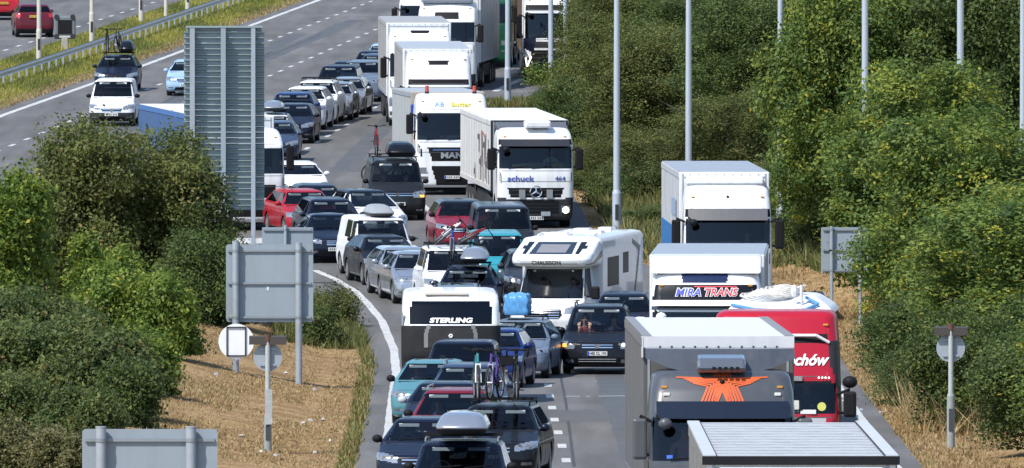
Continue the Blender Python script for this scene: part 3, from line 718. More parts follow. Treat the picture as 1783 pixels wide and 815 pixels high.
STY = dict(   # L, W, H, bonnet edge z, cowl (y, z), windscreen top y, roof half width, belt half width, rear roof y, rear belt y
    hatch=dict(L=4.25, W=.89, H=1.46, hz=.76, cy=.98, cz=.98, wy=1.72, rw=.60, bw=.85, rr=3.55, rb=4.12, ax=(.84, 3.45), wr=.32),
    small=dict(L=3.75, W=.83, H=1.48, hz=.78, cy=.80, cz=.99, wy=1.45, rw=.58, bw=.80, rr=3.15, rb=3.62, ax=(.74, 3.10), wr=.30),
    estate=dict(L=4.6, W=.91, H=1.48, hz=.76, cy=1.05, cz=.98, wy=1.80, rw=.62, bw=.865, rr=4.05, rb=4.45, ax=(.9, 3.65), wr=.33),
    saloon=dict(L=4.65, W=.90, H=1.44, hz=.76, cy=1.12, cz=.97, wy=1.90, rw=.58, bw=.855, rr=3.05, rb=3.85, ax=(.85, 3.65), wr=.33, boot=.98),
    suv=dict(L=4.5, W=.93, H=1.68, hz=.92, cy=1.05, cz=1.13, wy=1.72, rw=.64, bw=.87, rr=3.85, rb=4.36, ax=(.9, 3.6), wr=.36),
    mpv=dict(L=4.75, W=.94, H=1.70, hz=.82, cy=.88, cz=1.06, wy=1.72, rw=.66, bw=.88, rr=4.15, rb=4.60, ax=(.98, 3.85), wr=.34),
    van=dict(L=4.9, W=.95, H=1.95, hz=.95, cy=.72, cz=1.20, wy=1.30, rw=.76, bw=.90, rr=4.75, rb=4.86, ax=(.95, 3.95), wr=.34),
    cityvan=dict(L=4.3, W=.90, H=1.82, hz=.88, cy=.82, cz=1.10, wy=1.42, rw=.71, bw=.86, rr=4.1, rb=4.25, ax=(.85, 3.5), wr=.32),
)
def car(name, label, cat, px, s, head, style, pt, roofmat=None, group=None, lod=1, plate_txt=None, eu=False, res=None, gw=.36, gz=(.56, .70),
        hl=None, lamp=LAMP, rails=False, bars=False, chrome=2, badge=True, visors=True, lowgrille=True, mirrors=None, bumper=None, lit_or_glint=None, rearview=False,
        signal=None, glassm=GL, sunroof=False, drive=-1, roof=None, y=None, **ov):
    p = dict(STY[style]); p.update(ov)
    L, W, H, hz, cy_, cz, wy, rw, bw, rr, rb = [p[k] for k in ('L', 'W', 'H', 'hz', 'cy', 'cz', 'wy', 'rw', 'bw', 'rr', 'rb')]
    a0, a1 = p['ax']; wr = p['wr']
    root = put(name, label, cat, px, s, head, group, roof, H, y)
    res = res or (0.022 if s > 70 else 0.03 if s > 56 else 0.045)
    bt = p.get('boot')
    rings = [(.19, .16, L-.14, W-.10, .26, .10), (.24, .06, L-.05, W-.04, .30, .12), (.42, .0, L, W-.012, .30, .14), (.58, .02, L, W, .32, .15),
             (hz-.04, .06, L-.02, W-.002, .34, .16), (hz+.005, .14, L-.04, W-.006, .34, .16), (hz+.05, .34, L-.06, W-.016, .32, .15),
             (cz-.03, cy_-.16, (rb+.5 if bt else rb+.03), W-.035, .24, .15), (cz, cy_, rb, bw, .17, .15), (cz+.06, cy_+.11, rb-.03, bw-.022, .15, .15),
             (H-.10, wy-.03, rr+.06, rw+.035, .13, .12), (H-.045, wy+.07, rr-.08, rw-.02, .13, .10), (H-.015, wy+.28, rr-.32, rw-.13, .12, .06),
             (H-.003, wy+.55, rr-.6, rw-.3, .1, .03), (H, wy+.8, rr-.9, .12, .06, .0)]
    zb, zt = cz+.035, H-.085
    zones = []
    arch = lambda yc, k: [(yc+math.cos(t)*wr*k, wr+math.sin(t)*wr*k) for t in np.linspace(-.9, math.pi+.9, 16)]
    zones += [('arch', BLK, 'S', arch(a0, 1.16), dict(hole=1)), ('arch', BLK, 'S', arch(a1, 1.16), dict(hole=1))]
    zones += [('windscreen', glassm, 'F', [(-9, zb), (9, zb), (9, zt), (-9, zt)], dict(rel=.065))]
    yb = cy_+(wy-cy_)*.55+.75; ye = rb-.42 if style not in ('van', 'cityvan') else yb+1.05
    zsw = H-.10
    fw = [(cy_+.34, zb+.02), (yb-.05, zb+.02), (yb-.05, zsw), (wy+.06, zsw)]
    zones += [('side_window', GLD if style in ('van',) else glassm, 'S', fw)]
    if style not in ('van', 'cityvan') or p.get('glazed', True):
        zones += [('side_window', GLD, 'S', [(yb+.05, zb+.02), (ye, zb+.03), (min(ye-.12, rr-.05), zsw), (yb+.05, zsw)])]
        if style in ('estate', 'mpv', 'suv') and not bt:
            zones += [('quarter_window', GLD, 'S', [(ye+.07, zb+.06), (rb-.16, zb+.10), (rr-.02, zsw), (ye-.06, zsw)])]
    zones += [('rear_window', GLD, 'R', [(-rw-.1, zb+.06), (rw+.1, zb+.06), (rw-.03, zt-.03), (-rw+.03, zt-.03)])]
    if sunroof: zones += [('sunroof', GLD, 'T', [(-rw+.16, wy+.32), (rw-.16, wy+.32), (rw-.16, rr-.7), (-rw+.16, rr-.7)])]
    hl = hl or [(W*.50, hz-.17), (W*.97, hz-.10), (W*.98, hz+.035), (W*.80, hz+.03), (W*.50, hz-.05)]
    if not rearview:
        zones += [('headlight', lamp, 'F', hl, dict(mirror=1, ymax=.75, lift=.006))]
        zones += [('grille', BLK, 'F', [(-gw, gz[0]), (gw, gz[0]), (gw+.06, gz[1]), (-gw-.06, gz[1])], dict(ymax=.5))]
        if lowgrille: zones += [('lower_grille', BLK, 'F', [(-.52, .26), (.52, .26), (.48, .39), (-.48, .39)], dict(ymax=.5))]
        zones += [('fog_lamp', LAMPD, 'F', [(W*.68, .31), (W*.90, .32), (W*.88, .39), (W*.68, .38)], dict(mirror=1, ymax=.6))]
        if bumper: zones += [('bumper', bumper, 'F', [(-W, .0), (W, .0), (W, .54), (-W, .54)], dict(ymax=.9))]
        zones += [('bonnet', pt, 'F', [(-W+.15, hz+.035), (W-.15, hz+.035), (W-.19, cz-.012), (-W+.19, cz-.012)], dict(lift=.005))]
    else:
        zones += [('tail_lamp', REDL, 'R', [(-W, cz-.16), (-W+.26, cz-.16), (-W+.26, cz+.02), (-W, cz+.02)]), ('tail_lamp', REDL, 'R', [(W-.26, cz-.16), (W, cz-.16), (W, cz+.02), (W-.26, cz+.02)]),
                  ('rear_bumper', BLK, 'R', [(-W, 0), (W, 0), (W, .42), (-W, .42)])]
    zones += [('front_door', pt, 'S', [(a0+.52, .30), (yb, .30), (yb, zb-.03), (cy_+.30, zb-.03), (a0+.44, .62)], dict(lift=.004)),
              ('rear_door' if style not in ('van', 'cityvan') else 'sliding_door', pt, 'S', [(yb+.03, .30), (a1-.50, .30), (a1-.32, .70), (ye-.03, zb-.03), (yb+.03, zb-.03)], dict(lift=.004))]
    zones += [('sill', BLK, 'S', [(a0, 0), (a1, 0), (a1, .255), (a0, .255)])]
    if roofmat: zones += [('roof', roofmat, 'T', [(-W, wy-.03), (W, wy-.03), (W, rr), (-W, rr)])]
    body, fy, hw = skin(rings, res, zones, ('body', pt), root, sres=max(res*1.3, .05))
    # dark floor, wells and dashboard
    mb = MB(); mb.box((0, L/2, .36), (W*1.5, L*.88, .26)); mb.box((0, a0, .5), (W*1.45, .9, .5)); mb.box((0, a1, .5), (W*1.45, .9, .5)); mb.build('floor_pan', BLK, root)
    mb = MB(); mb.box((0, cy_+.30, cz-.12), (bw*1.75, .55, .26)); mb.box((0, rb-.55, cz-.2), (bw*1.5, .5, .4)); mb.build('dashboard', TRIM, root)
    for sx in (-1, 1):
        for yy in (a0, a1): wheel(root, sx*(W-.125), yy, wr)
    mm = mirrors or pt
    for sx in (-1, 1): mirror(root, sx*(hw(cz+.06)+.02), cy_+.42, cz+.06, mm)
    if lod:
        sy_ = cy_+1.15
        seats(root, sy_, .48 if H < 1.6 else .62, .36)
        mb = MB(); c = Vector((drive*.36, cy_+.60, cz-.02))
        mb.tube([c+Vector((math.cos(t)*.18, math.sin(t)*.07, math.sin(t)*.17)) for t in np.linspace(0, 2*math.pi, 15)], .016, 6); mb.build('steering_wheel', BLK, root)
    if visors:
        yv = wy-.02
        for sx in (-1, 1):
            MB().box((sx*.33, yv, H-.155), (.40, .02, .07), rx=-.5).build('sun_visor', VISOR, root)
    MB().box((0, wy-.08, H-.17), (.2, .03, .055)).build('rear_view_mirror', BLK, root)
    if not rearview:
        if chrome:
            cb = MB()
            for i in range(chrome):
                z = gz[0]+(gz[1]-gz[0])*(i+.5)/chrome
                st = strip((-gw, z-.013, gw, z+.013), fy, .014); cb.add(st.v, st.f)
            cb.build('grille_bar', CHROME, root)
        if badge: MB().cyl((0, fy(0, (gz[0]+gz[1])/2)-.03, (gz[0]+gz[1])/2), (0, fy(0, gz[0])+.02, (gz[0]+gz[1])/2), .062, n=14).build('badge', CHROME, root, True)
        plate(root, p.get('pz', .47), fy, plate_txt, eu=eu)
        lens = MB()
        zc = (hl[0][1]+hl[3][1])/2
        for sx in (-1, 1):
            for k in (.62, .80):
                x = sx*W*k; z = zc+.01; lens.cyl((x, fy(x, z)-.010, z), (x, fy(x, z)+.01, z), .045, n=10)
        lens.build('headlight_bulb', CHROME, root)
        if lit_or_glint:
            for sx in ((-1, 1) if lit_or_glint == 2 else (lit_or_glint,)):
                x = sx*W*.72; MB().cyl((x, fy(x, zc)-.03, zc), (x, fy(x, zc), zc), .05, n=12).build('lit_lamp_or_glint', GLOW, root)  # glowing disc, used for lit lamps and for painted headlamp glints
        if signal:
            for sx in signal:
                x = sx*W*.86; z = hz-.12; MB().box((x, fy(x, z)-.008, z), (.15, .03, .07)).build('indicator', AMBER, root)
        wb = MB()
        for x0, x1 in ((-.5, .02), (.08, .6)):
            a, b = (x0, zb+.012), (x1, zb+.05)
            wb.tube([(a[0], fy(*a)-.02, a[1]), (b[0], fy(*b)-.02, b[1])], .010, 5)
        wb.build('wiper', BLK, root)
    else:
        plate(root, cz-.12, fy, None, yellow=True, rear=L+.02)
    if rails or bars:
        for sx in (-1, 1):
            mb = MB(); x = sx*(rw-.03); mb.tube([(x, wy+.28, H-.03), (x, wy+.42, H+.045), (x, rr-.35, H+.045), (x, rr-.18, H-.03)], .018, 6)
            mb.build('roof_rail', BLK if rails != 2 else RIM, root, True)
    if bars:
        for yy in (wy+.62, rr-.75):
            MB().box((0, yy, H+.085), (rw*2+.06, .07, .03)).build('roof_bar', RIM if bars == 2 else BLK, root)
    root['H'] = H
    return root
def roof_box(label, root, x, y, z, mat, l=1.95, w=.82, h=.38, head=0):
    loc = local(root, (x, y, z)); o = empty('roof_box', label, 'roof box', loc, root.rotation_euler)
    lid = [(.10, .06, l-.03, w/2-.03, .2, .12), (.13, .0, l, w/2, .24, .14), (h*.5, .10, l-.03, w/2-.03, .25, .14), (h*.82, .36, l-.10, w/2-.10, .22, .12), (h*.95, .6, l-.22, w/2-.2, .16, .08), (h, .9, l-.5, .08, .05, 0)]
    skin(lid, .035, [], ('lid', mat), o)
    tray = [(0, .22, l-.16, w/2-.10, .2, .12), (.04, .1, l-.06, w/2-.05, .2, .12), (.10, .05, l-.02, w/2-.02, .2, .12)]
    skin(tray, .035, [], ('tray', DKG), o)
    MB().box((0, l*.5, .05), (w*.7, .5, .1)).build('mounting_foot', BLK, o)
    rib = MB(); 
    for sx in (-.22, .22): rib.tube([(sx*w, .45, h*.86), (sx*w, l*.5, h*.96), (sx*w, l-.3, h*.90)], .012, 5)
    rib.build('ridge', mat, o)
    return o
def bike(label, root, x, y, z, frame, col2=None, lean=0.0, rz=0.0, bar=.3, drop=False):
    loc = local(root, (x, y, z)); e = root.rotation_euler
    o = empty('bicycle', label, 'bicycle', loc, (e[0], lean, e[2]+rz))
    r = .335
    for yy in (.0, 1.04):
        t = MB(); n = 22
        t.tube([(0, yy+math.cos(a)*r, r+math.sin(a)*r) for a in np.linspace(0, 2*math.pi, n+1)], .024, 6)
        wh = t.build('wheel', TYRE, o, True)
        t = MB(); t.tube([(0, yy+math.cos(a)*(r-.035), r+math.sin(a)*(r-.035)) for a in np.linspace(0, 2*math.pi, n+1)], .013, 5)
        for k in range(10):
            a = 2*math.pi*k/10; t.cyl((.02, yy, r), (0, yy+math.cos(a)*(r-.03), r+math.sin(a)*(r-.03)), .004, n=4)
        t.cyl((-.05, yy, r), (.05, yy, r), .022, n=8); t.build('rim', RIM, wh)
    hd, hb, st, bb, ra = (0, .16, .88), (0, .13, .74), (0, .78, .86), (0, .62, .32), (0, 1.04, r)
    f = MB(); f.tube([hb, (0, .19, .95)], .024); f.tube([hd, st], .02); f.tube([hb, bb], .024); f.tube([st, bb], .02)
    for sx in (-.06, .06):
        f.tube([(sx*.4, .74, .80), (sx, 1.04, r)], .011); f.tube([(sx*.5, .62, .32), (sx, 1.04, r)], .012)
    f.build('frame', frame, o, True)
    f = MB()
    for sx in (-.055, .055): f.tube([(sx*.8, .12, .70), (sx, 0, r)], .015)
    f.tube([(-.06, .12, .70), (.06, .12, .70)], .018); f.build('fork', col2 or frame, o, True)
    f = MB()
    if drop:
        f.tube([(-.21, .06, .86), (-.22, -.02, .98), (-.2, .06, 1.0), (.2, .06, 1.0), (.22, -.02, .98), (.21, .06, .86)], .018)
    else: f.tube([(-bar, .24, 1.02), (-.1, .16, .99), (.1, .16, .99), (bar, .24, 1.02)], .012)
    f.tube([(0, .18, .93), (0, .14, 1.0)], .02); f.tube([(-bar, .24, 1.02), (-bar+.1, .21, 1.01)], .017); f.tube([(bar, .24, 1.02), (bar-.1, .21, 1.01)], .017)
    f.build('handlebar', BLK, o, True)
    f = MB(); f.cyl((0, .77, .83), (0, .80, .97), .014); f.box((0, .84, .98), (.13, .26, .05), top=.8); f.build('saddle', BLK, o)
    f = MB(); f.lathe_x([(.05, .0), (.05, .10), (.06, .10), (.06, 0)], bb, 16); f.tube([(.07, .62, .32), (.08, .55, .17), (.17, .55, .17)], .012); f.tube([(-.05, .62, .32), (-.08, .69, .47), (-.17, .69, .47)], .012)
    f.build('crank', DKG, o)
    return o

# ------------------------------------------------------------------ people
SKIN = pm('skin', (0.48, 0.29, 0.21), 0.55, var=0.08); HAIR = pm('hair_brown', (0.035, 0.022, 0.014), 0.7); JEAN = pm('trousers', (0.04, 0.05, 0.09), 0.8)
_pp = {}
def skin_graph(verts, edges, radii, root_i=0):
    me = bpy.data.meshes.new('figure'); me.from_pydata(verts, edges, [])
    o = bpy.data.objects.new('figure', me); col.objects.link(o)
    md = o.modifiers.new('s', 'SKIN'); md.use_smooth_shade = True
    if not me.skin_vertices: 
        bpy.context.view_layer.objects.active = o
    sv = me.skin_vertices[0].data
    for i, r in enumerate(radii):
        rr = r if hasattr(r, '__len__') else (r, r); sv[i].radius = rr; sv[i].use_root = (i == root_i)
    sb = o.modifiers.new('d', 'SUBSURF'); sb.levels = 1; sb.render_levels = 1
    dg = bpy.context.evaluated_depsgraph_get(); m2 = bpy.data.meshes.new_from_object(o.evaluated_get(dg))
    bpy.data.objects.remove(o); bpy.data.meshes.remove(me); return m2
def person_mesh(pose, shirt, trouser=JEAN):
    """seated figure, hips at the origin, facing -y"""
    V = [(0, .02, 0), (0, .05, .16), (0, .08, .34), (0, .08, .46), (0, .06, .56), (0, .03, .66), (0, .03, .76)]
    Rr = [(.15, .12), (.14, .11), (.165, .115), (.12, .09), (.055, .055), (.085, .095), (.075, .09)]
    E = [(0, 1), (1, 2), (2, 3), (3, 4), (4, 5), (5, 6)]
    hands = []
    for sx in (-1, 1):
        n = len(V)
        if pose == 'drive' or pose == 'feet':
            arm = [(sx*.19, .07, .43), (sx*.25, -.06, .20), (sx*.16, -.33, .27)] if pose == 'drive' else [(sx*.19, .07, .43), (sx*.25, .02, .17), (sx*.1, -.16, .08)]
        else: arm = [(sx*.19, .07, .43), (sx*.24, .0, .18), (sx*.12, -.22, .08)]
        V += arm; Rr += [.058, .043, .03]; E += [(3, n), (n, n+1), (n+1, n+2)]; hands.append((arm[2], (Vector(arm[2])-Vector(arm[1])).normalized(), sx))
        n = len(V)
        leg = [(sx*.10, -.02, -.01), (sx*.13, -.44, .10), (sx*.12, -.72, -.22), (sx*.12, -.90, -.26)] if pose != 'feet' else [(sx*.10, -.05, 0), (sx*.13, -.38, .24), (sx*.14, -.74, .34), (sx*.14, -.80, .52)]
        V += leg; Rr += [.088, .062, .04, .034]; E += [(0, n), (n, n+1), (n+1, n+2), (n+2, n+3)]
    me = skin_graph(V, E, Rr)
    bm_v = [tuple(v.co) for v in me.vertices]; bm_f = [tuple(p.vertices) for p in me.polygons]
    bpy.data.meshes.remove(me); mb = MB(); mb.add(bm_v, bm_f); n_body = len(mb.f)
    for (c, dr, sx) in hands:                       # palm, four bent fingers, thumb from the side
        side = Vector((1, 0, 0)); c = Vector(c); up = dr.cross(side).normalized()
        mb.sphere(c+dr*.045, (.042, .05, .022), 8)
        for k in range(4):
            b = c+dr*.08+side*(k-1.5)*.021; l = (.062, .075, .07, .055)[k]
            mb.tube([b, b+dr*l*.5, b+dr*l*.75-up*-.03, b+dr*l*.6-up*-.055], [.010, .0095, .0085, .007], 5)
        b = c+dr*.03-side*sx*.035; mb.tube([b, b-side*sx*.03+dr*.03, b-side*sx*.025+dr*.06], [.012, .011, .008], 5)
    if pose == 'feet':                              # bare soles turned to the windscreen
        for sx in (-1, 1):
            c = Vector((sx*.14, -.82, .50)); q = MB()
            ring = [(0, -.09, .030), (0, -.03, .036), (0, .06, .042), (0, .13, .045), (0, .155, .036)]
            for (ox, oz, hw_) in ring: pass
            mb.sphere(c+Vector((0, 0, -.07)), (.036, .03, .045), 8); mb.sphere(c+Vector((-.006*sx, .005, .02)), (.038, .024, .09), 8); mb.sphere(c+Vector((0, 0, .10)), (.050, .024, .05), 8)
            for k in range(5): mb.sphere(c+Vector((sx*(-.036+.018*k), -.004, .158-.006*k*k*.35)), (.011 if k else .015, .013, .022), 6)
    else:
        for sx in (-1, 1): mb.sphere((sx*.12, -.93, -.27), (.045, .13, .045), 8)
    mb.sphere((0, -.068, .70), (.016, .028, .026), 6)                     # nose
    for sx in (-1, 1): mb.sphere((sx*.095, .03, .70), (.014, .025, .034), 6)
    n_s = len(mb.f)
    for sx in (-1, 1): mb.sphere((sx*.033, -.062, .725), (.013, .012, .009), 6)
    n_e = len(mb.f)
    mb.sphere((0, -.066, .645), (.026, .012, .008), 6)
    me = bpy.data.meshes.new('body'); me.from_pydata(mb.v, [], mb.f); me.update()
    for m in (SKIN, shirt, trouser, HAIR): me.materials.append(m)
    for i, p in enumerate(me.polygons):
        c = p.center; p.use_smooth = True
        if n_s <= i < n_e: p.material_index = 3
        elif i >= n_body: p.material_index = 0 if not (pose != 'feet' and c.z < -.2) else 3
        elif c.z > .52: p.material_index = 0
        elif c.z < .05 and c.y > -.1 or (c.y < -.08 and c.z < .12 and abs(c.x) < .22 and not (pose == 'drive' and c.z > .19)): p.material_index = 2
        elif pose == 'feet' and c.y < -.12 and abs(c.x) < .24: p.material_index = 2 if c.y > -.58 else 0
        elif abs(c.x) > .1 and c.y < -.14: p.material_index = 0
        else: p.material_index = 1
    return me
def person(label, root, p, pose='drive', shirt=None, hair=HAIR):
    shirt = shirt or pm('shirt_grey', (0.3, 0.31, 0.33), 0.85)
    key = (pose, shirt.name)
    if key not in _pp:
        h = MB(); h.sphere((0, .045, .735), (.098, .108, .105), 12)
        _pp[key] = (person_mesh(pose, shirt), h)
    me, h = _pp[key]
    o = bpy.data.objects.new('person', me); col.objects.link(o)
    o.location = local(root, p); o.rotation_euler = root.rotation_euler
    tag(o, label, 'person')
    k = MB(); k.v = [(x, y+.012 if z > .72 else y+.02, z+.012) for x, y, z in h.v]; k.f = [f for f in h.f if (sum(h.v[i][2] for i in f)/len(f) > .745 or sum(h.v[i][1] for i in f)/len(f) > .07)]
    k.build('hair', hair, o, True)
    return o
SH = {k: pm('shirt_'+k, c, 0.85) for k, c in dict(white=(.6, .6, .58), blue=(.12, .2, .38), teal=(.1, .3, .33), red=(.4, .05, .05), navy=(.03, .04, .08), pink=(.55, .3, .33), yellow=(.5, .62, .05)).items()}
# ------------------------------------------------------------------ the cars
QG = 'cars queuing in the lanes'
def P(name, rgb): return paint(name, rgb)
LBLUE = P('light_blue', (.32, .47, .66)); TEAL = P('teal', (.045, .30, .34)); TURQ = P('turquoise', (.03, .27, .34)); RED = P('red', (.36, .012, .022)); DRED = P('dark_red', (.16, .008, .018))
MAROON = P('maroon', (.10, .008, .018)); SLATE = P('slate_blue', (.035, .055, .10)); BLUEG = P('blue_grey', (.13, .17, .23)); BLUE = P('royal_blue', (.008, .022, .13)); GREY = P('grey', (.028, .032, .038)); DGREY = P('dark_grey', (.016, .018, .022))
SUVW = dict(style='suv'); 
BUMPG = DKG
# opposite carriageway, driving away: the rear faces the camera, so they are turned round
def turned(o, L):
    e = o.rotation_euler; o.rotation_euler = (-e[0], 0, e[2]+math.pi)
    o.location = Vector(o.location)+Vector((0, L, 0)) ; o.location.z = float(zr(o.location.y))+0.025
c = car('parked_car', 'maroon hatchback driving away with yellow rear plate, top left', 'car', 46, 36.2, -3, 'suv', MAROON, rearview=True, H=1.6, lod=0); c.name = 'car'; turned(c, 4.5)
c = car('car', 'red car cut by the top left corner, driving away', 'car', -8, 34.6, -3, 'hatch', RED, rearview=True, lod=0); turned(c, 4.2)
# through lanes
a1 = car('car', 'dark navy estate carrying two bicycles and a black roof box in the outer lane', 'car', 201, 41.2, 3, 'estate', NAVY, bars=1, gw=.27, gz=(.42, .72), chrome=0, lamp=LAMP, lod=0, lowgrille=False)
a2 = car('van', 'small white van behind the dark navy estate in the outer lane', 'van', 194, 44.4, 3, 'cityvan', WHITE, bumper=DKG, mirrors=BLK, H=1.80, lod=0, hz=.82, glazed=False)
a3 = car('car', 'light blue car half hidden by the ribbed sign back', 'car', 325, 41.6, 3, 'hatch', LBLUE, lod=0)
# left queue, far to near
far = [
    ('light blue car roof behind the far white lorry, last of the left queue', 668, 40.0, 6, 'hatch', LBLUE, {}),
    ('dark blue car at the far end of the queue beside the white lorry', 648, 40.75, 6, 'estate', NAVY, {}),
    ('dark grey blue car with clear bonnet beside the far white lorry cab', 658, 41.35, 6, 'suv', SLATE, dict(H=1.6)),
    ('navy car roof just behind the silver blue four by four', 603, 41.75, 7, 'hatch', NAVY, {}),
    ('silver blue four by four in the far queue with its side shaded', 626, 42.15, 8, 'suv', BLUEG, dict(H=1.66)),
    ('black people carrier roof behind the silver hatchback', 584, 42.75, 8, 'mpv', NAVY, {}),
    ('silver hatchback in the far queue with cream coloured lower front', 596, 43.35, 9, 'hatch', SILVER, {}),
    ('small silver car squeezed between the white four by four and the silver hatchback', 576, 43.85, 9, 'small', SILVER, {}),
    ('white four by four with black roof bars in the far queue', 544, 44.25, 9, 'suv', WHITE, dict(bars=1, H=1.68)),
    ('white four by four nearest the blue car in the far queue', 524, 44.75, 9, 'suv', WHITE, dict(H=1.62)),
    ('royal blue car behind the dark navy hatchback', 506, 45.3, 7, 'suv', P('deep_blue', (.012, .035, .13)), dict(H=1.62)),
    ('dark navy hatchback with red wing mirror light in the far queue', 504, 46.0, 8, 'hatch', NAVY, {}),
    ('white estate carrying a silver roof box behind the ribbed sign', 466, 47.1, 6, 'estate', WHITE, dict(bars=1)),
    ('blue car roof just above the white lorry cab beside the ribbed sign', 476, 47.75, 6, 'hatch', SLATE, {}),
]
fq = []
for lab, px, s, hd, st, pt, ex in far:
    fq.append(car('car', lab, 'car', px, s, hd-3.5, st, pt, group=QG, lod=0, lamp=LAMP, **ex))
vw = car('car', 'white four by four just right of the white lorry cab', 'car', 526, 52.7, -5, 'suv', WHITE, roof=288, group=QG, H=1.55, mirrors=WHITE, bumper=None, gz=(.68, .82), gw=.4)
car('car', 'dark blue car roof behind the bright red car', 'car', 562, 54.3, -6, 'hatch', NAVY, roof=327, group=QG)
car('car', 'bright red hatchback in the left queue', 'car', 549, 55.2, -12, 'hatch', RED, roof=336, group=QG, mirrors=RED)
car('car', 'navy estate behind the dark saloon with chrome grille', 'car', 590, 55.9, -8, 'estate', NAVY, roof=352, group=QG, H=1.52)
car('car', 'dark navy saloon with wide chrome grille and front plate', 'car', 586, 57.0, -6, 'saloon', NAVY, roof=379, group=QG, gw=.30, gz=(.55, .72), chrome=3, pz=.44)
car('car', 'white car with black panoramic roof behind the white van', 'car', 668, 55.6, -15, 'hatch', WHITE, roof=337, group=QG, H=1.52, roofmat=BLACKP, wy=2.0, mirrors=BLK, sunroof=True)
wv = car('van', 'white van with grey box on its roof in the left queue', 'van', 676, 59.3, -10, 'cityvan', WHITE, roof=384, group=QG, mirrors=BLK, H=1.80)
car('car', 'black hatchback in front of the white van', 'car', 688, 60.05, -10, 'hatch', BLACKP, roof=417, group=QG, H=1.42, gw=.26, gz=(.40, .68), mirrors=BLACKP)
fm = car('car', 'silver hatchback with driver seen behind the silver saloon', 'car', 719, 61.0, -8, 'hatch', SILVER, roof=437, group=QG, H=1.44)
car('car', 'silver saloon beside the white four by four with bicycles', 'car', 742, 62.0, -8, 'saloon', SILVER, roof=445, group=QG, H=1.46, gw=.28, hl=[(.46, .66), (.86, .66), (.88, .78), (.8, .77), (.46, .75)])
ws = car('car', 'white four by four with bicycles lying on its roof', 'car', 797, 62.9, -5, 'suv', WHITE, roof=438, group=QG, H=1.86, W=.95, hz=1.0, cz=1.2, bars=1, rw=.70)
db = car('car', 'dark hatchback carrying a silver roof box behind the caravan', 'car', 812, 63.9, 2, 'hatch', NAVY, roof=472, group=QG, bars=1, H=1.5)
car('car', 'silver grey estate roof between the caravan and the dark hatchback', 'car', 796, 67.0, 0, 'estate', BLUEG, roof=505, group=QG, H=1.52, rails=True, sunroof=True)
tow = car('car', 'black four by four towing the white caravan', 'car', 800, 73.6, 3, 'suv', NAVY, roof=598, group=QG, H=1.72, rw=.68, visors=False, glassm=glass('dim_glass', (.22, .26, .32)))
mb = MB()
for sx in (-1, 1): mb.box((sx*1.06, 1.28, 1.26), (.30, .10, .24)); mb.tube([(sx*.9, 1.4, 1.2), (sx*1.0, 1.28, 1.25)], .02)
mb.build('towing_mirror', BLK, tow, bevel=.02)
tl = car('car', 'teal small car with driver at the white edge line', 'car', 746, 75.4, 3, 'hatch', P('pale_teal', (.085, .23, .27)), roof=632, group=QG, H=1.46, mirrors=BLK, sunroof=True)
car('car', 'slate blue estate with silver roof rails in front of the caravan', 'car', 813, 77.0, 2, 'estate', SLATE, roof=639, group=QG, H=1.5, rails=2)
car('car', 'navy hatchback between the teal car and the dark red car', 'car', 770, 80.0, 3, 'hatch', NAVY, roof=671, group=QG, H=1.42, mirrors=P('mirror_silver', (.5, .52, .55)))
car('car', 'dark red estate with roof rails behind the black estate', 'car', 781, 83.0, 4, 'estate', DRED, mirrors=BLK, roof=684, group=QG, H=1.54, rails=2, glassm=GL)
fe = car('car', 'black estate with three bicycles on its roof, near the bottom', 'car', 856, 85.8, 5, 'estate', BLACKP, roof=711, group=QG, H=1.50, bars=1, rails=1, mirrors=NAVY, lamp=LAMP)
car('car', 'navy car on the white edge line beside the silver roof box', 'car', 731, 88.5, 4, 'hatch', NAVY, roof=734, group=QG, H=1.45, mirrors=BLK)
sb = car('car', 'navy estate carrying the large silver roof box, lowest car in the queue', 'car', 797, 94.4, 2, 'estate', NAVY, roof=776, group=QG, H=1.50, rails=2, bars=1, rw=.70, mirrors=BLK)
# middle lanes
t5 = car('van', 'dark grey van carrying a bicycle and a black roof box in the middle lane', 'van', 692, 53.9, -3, 'van', DGREY, roof=283, group=QG, gw=.52, gz=(.80, .93), hz=.93, chrome=2, bars=1, bumper=BLK, plate_txt='WD67 CTB', signal=(-1, 1), pz=.56, mirrors=BLK, rw=.74,
         hl=[(.50, .78), (.90, .76), (.92, .96), (.78, .97), (.54, .93)])
er = car('car', 'dark red four by four with black roof left of the dark van', 'car', 812, 57.0, -5, 'suv', P('ruby_red', (.21, .010, .024)), roofmat=BLACKP, roof=355, group=QG, H=1.62, mirrors=BLK, lit_or_glint=-1, gz=(.70, .84), gw=.42, visors=False)  # its glowing disc stands in for a glint on the headlamp
dv = car('van', 'dark blue grey van in front of the lorry with three pointed star', 'van', 879, 58.7, -3, 'van', P('ink_grey', (.020, .024, .034)), roof=363, group=QG, H=1.93, W=.97, lit_or_glint=-1, mirrors=BLK)  # headlamp glint drawn as a glowing disc
tk = car('van', 'turquoise van left of the white motorhome', 'van', 868, 60.8, -2, 'cityvan', TURQ, roof=411, group=QG, H=1.80, W=.86, bumper=BLK, mirrors=BLK, bw=.83)
car('car', 'dark car hidden between the turquoise van and the motorhome', 'car', 934, 60.2, -3, 'suv', GREY, group=QG, lit_or_glint=-1, H=1.62)  # glowing disc imitates the glint of one headlamp
bt = car('car', 'dark royal blue car beside the caravan', 'car', 846, 69.2, 6, 'hatch', BLUE, group=QG, H=1.46)
fc = car('car', 'blue grey hatchback with a blue tarpaulin bundle on its roof', 'car', 893, 67.5, 6, 'hatch', BLUEG, roof=560, group=QG, H=1.50, bars=1)
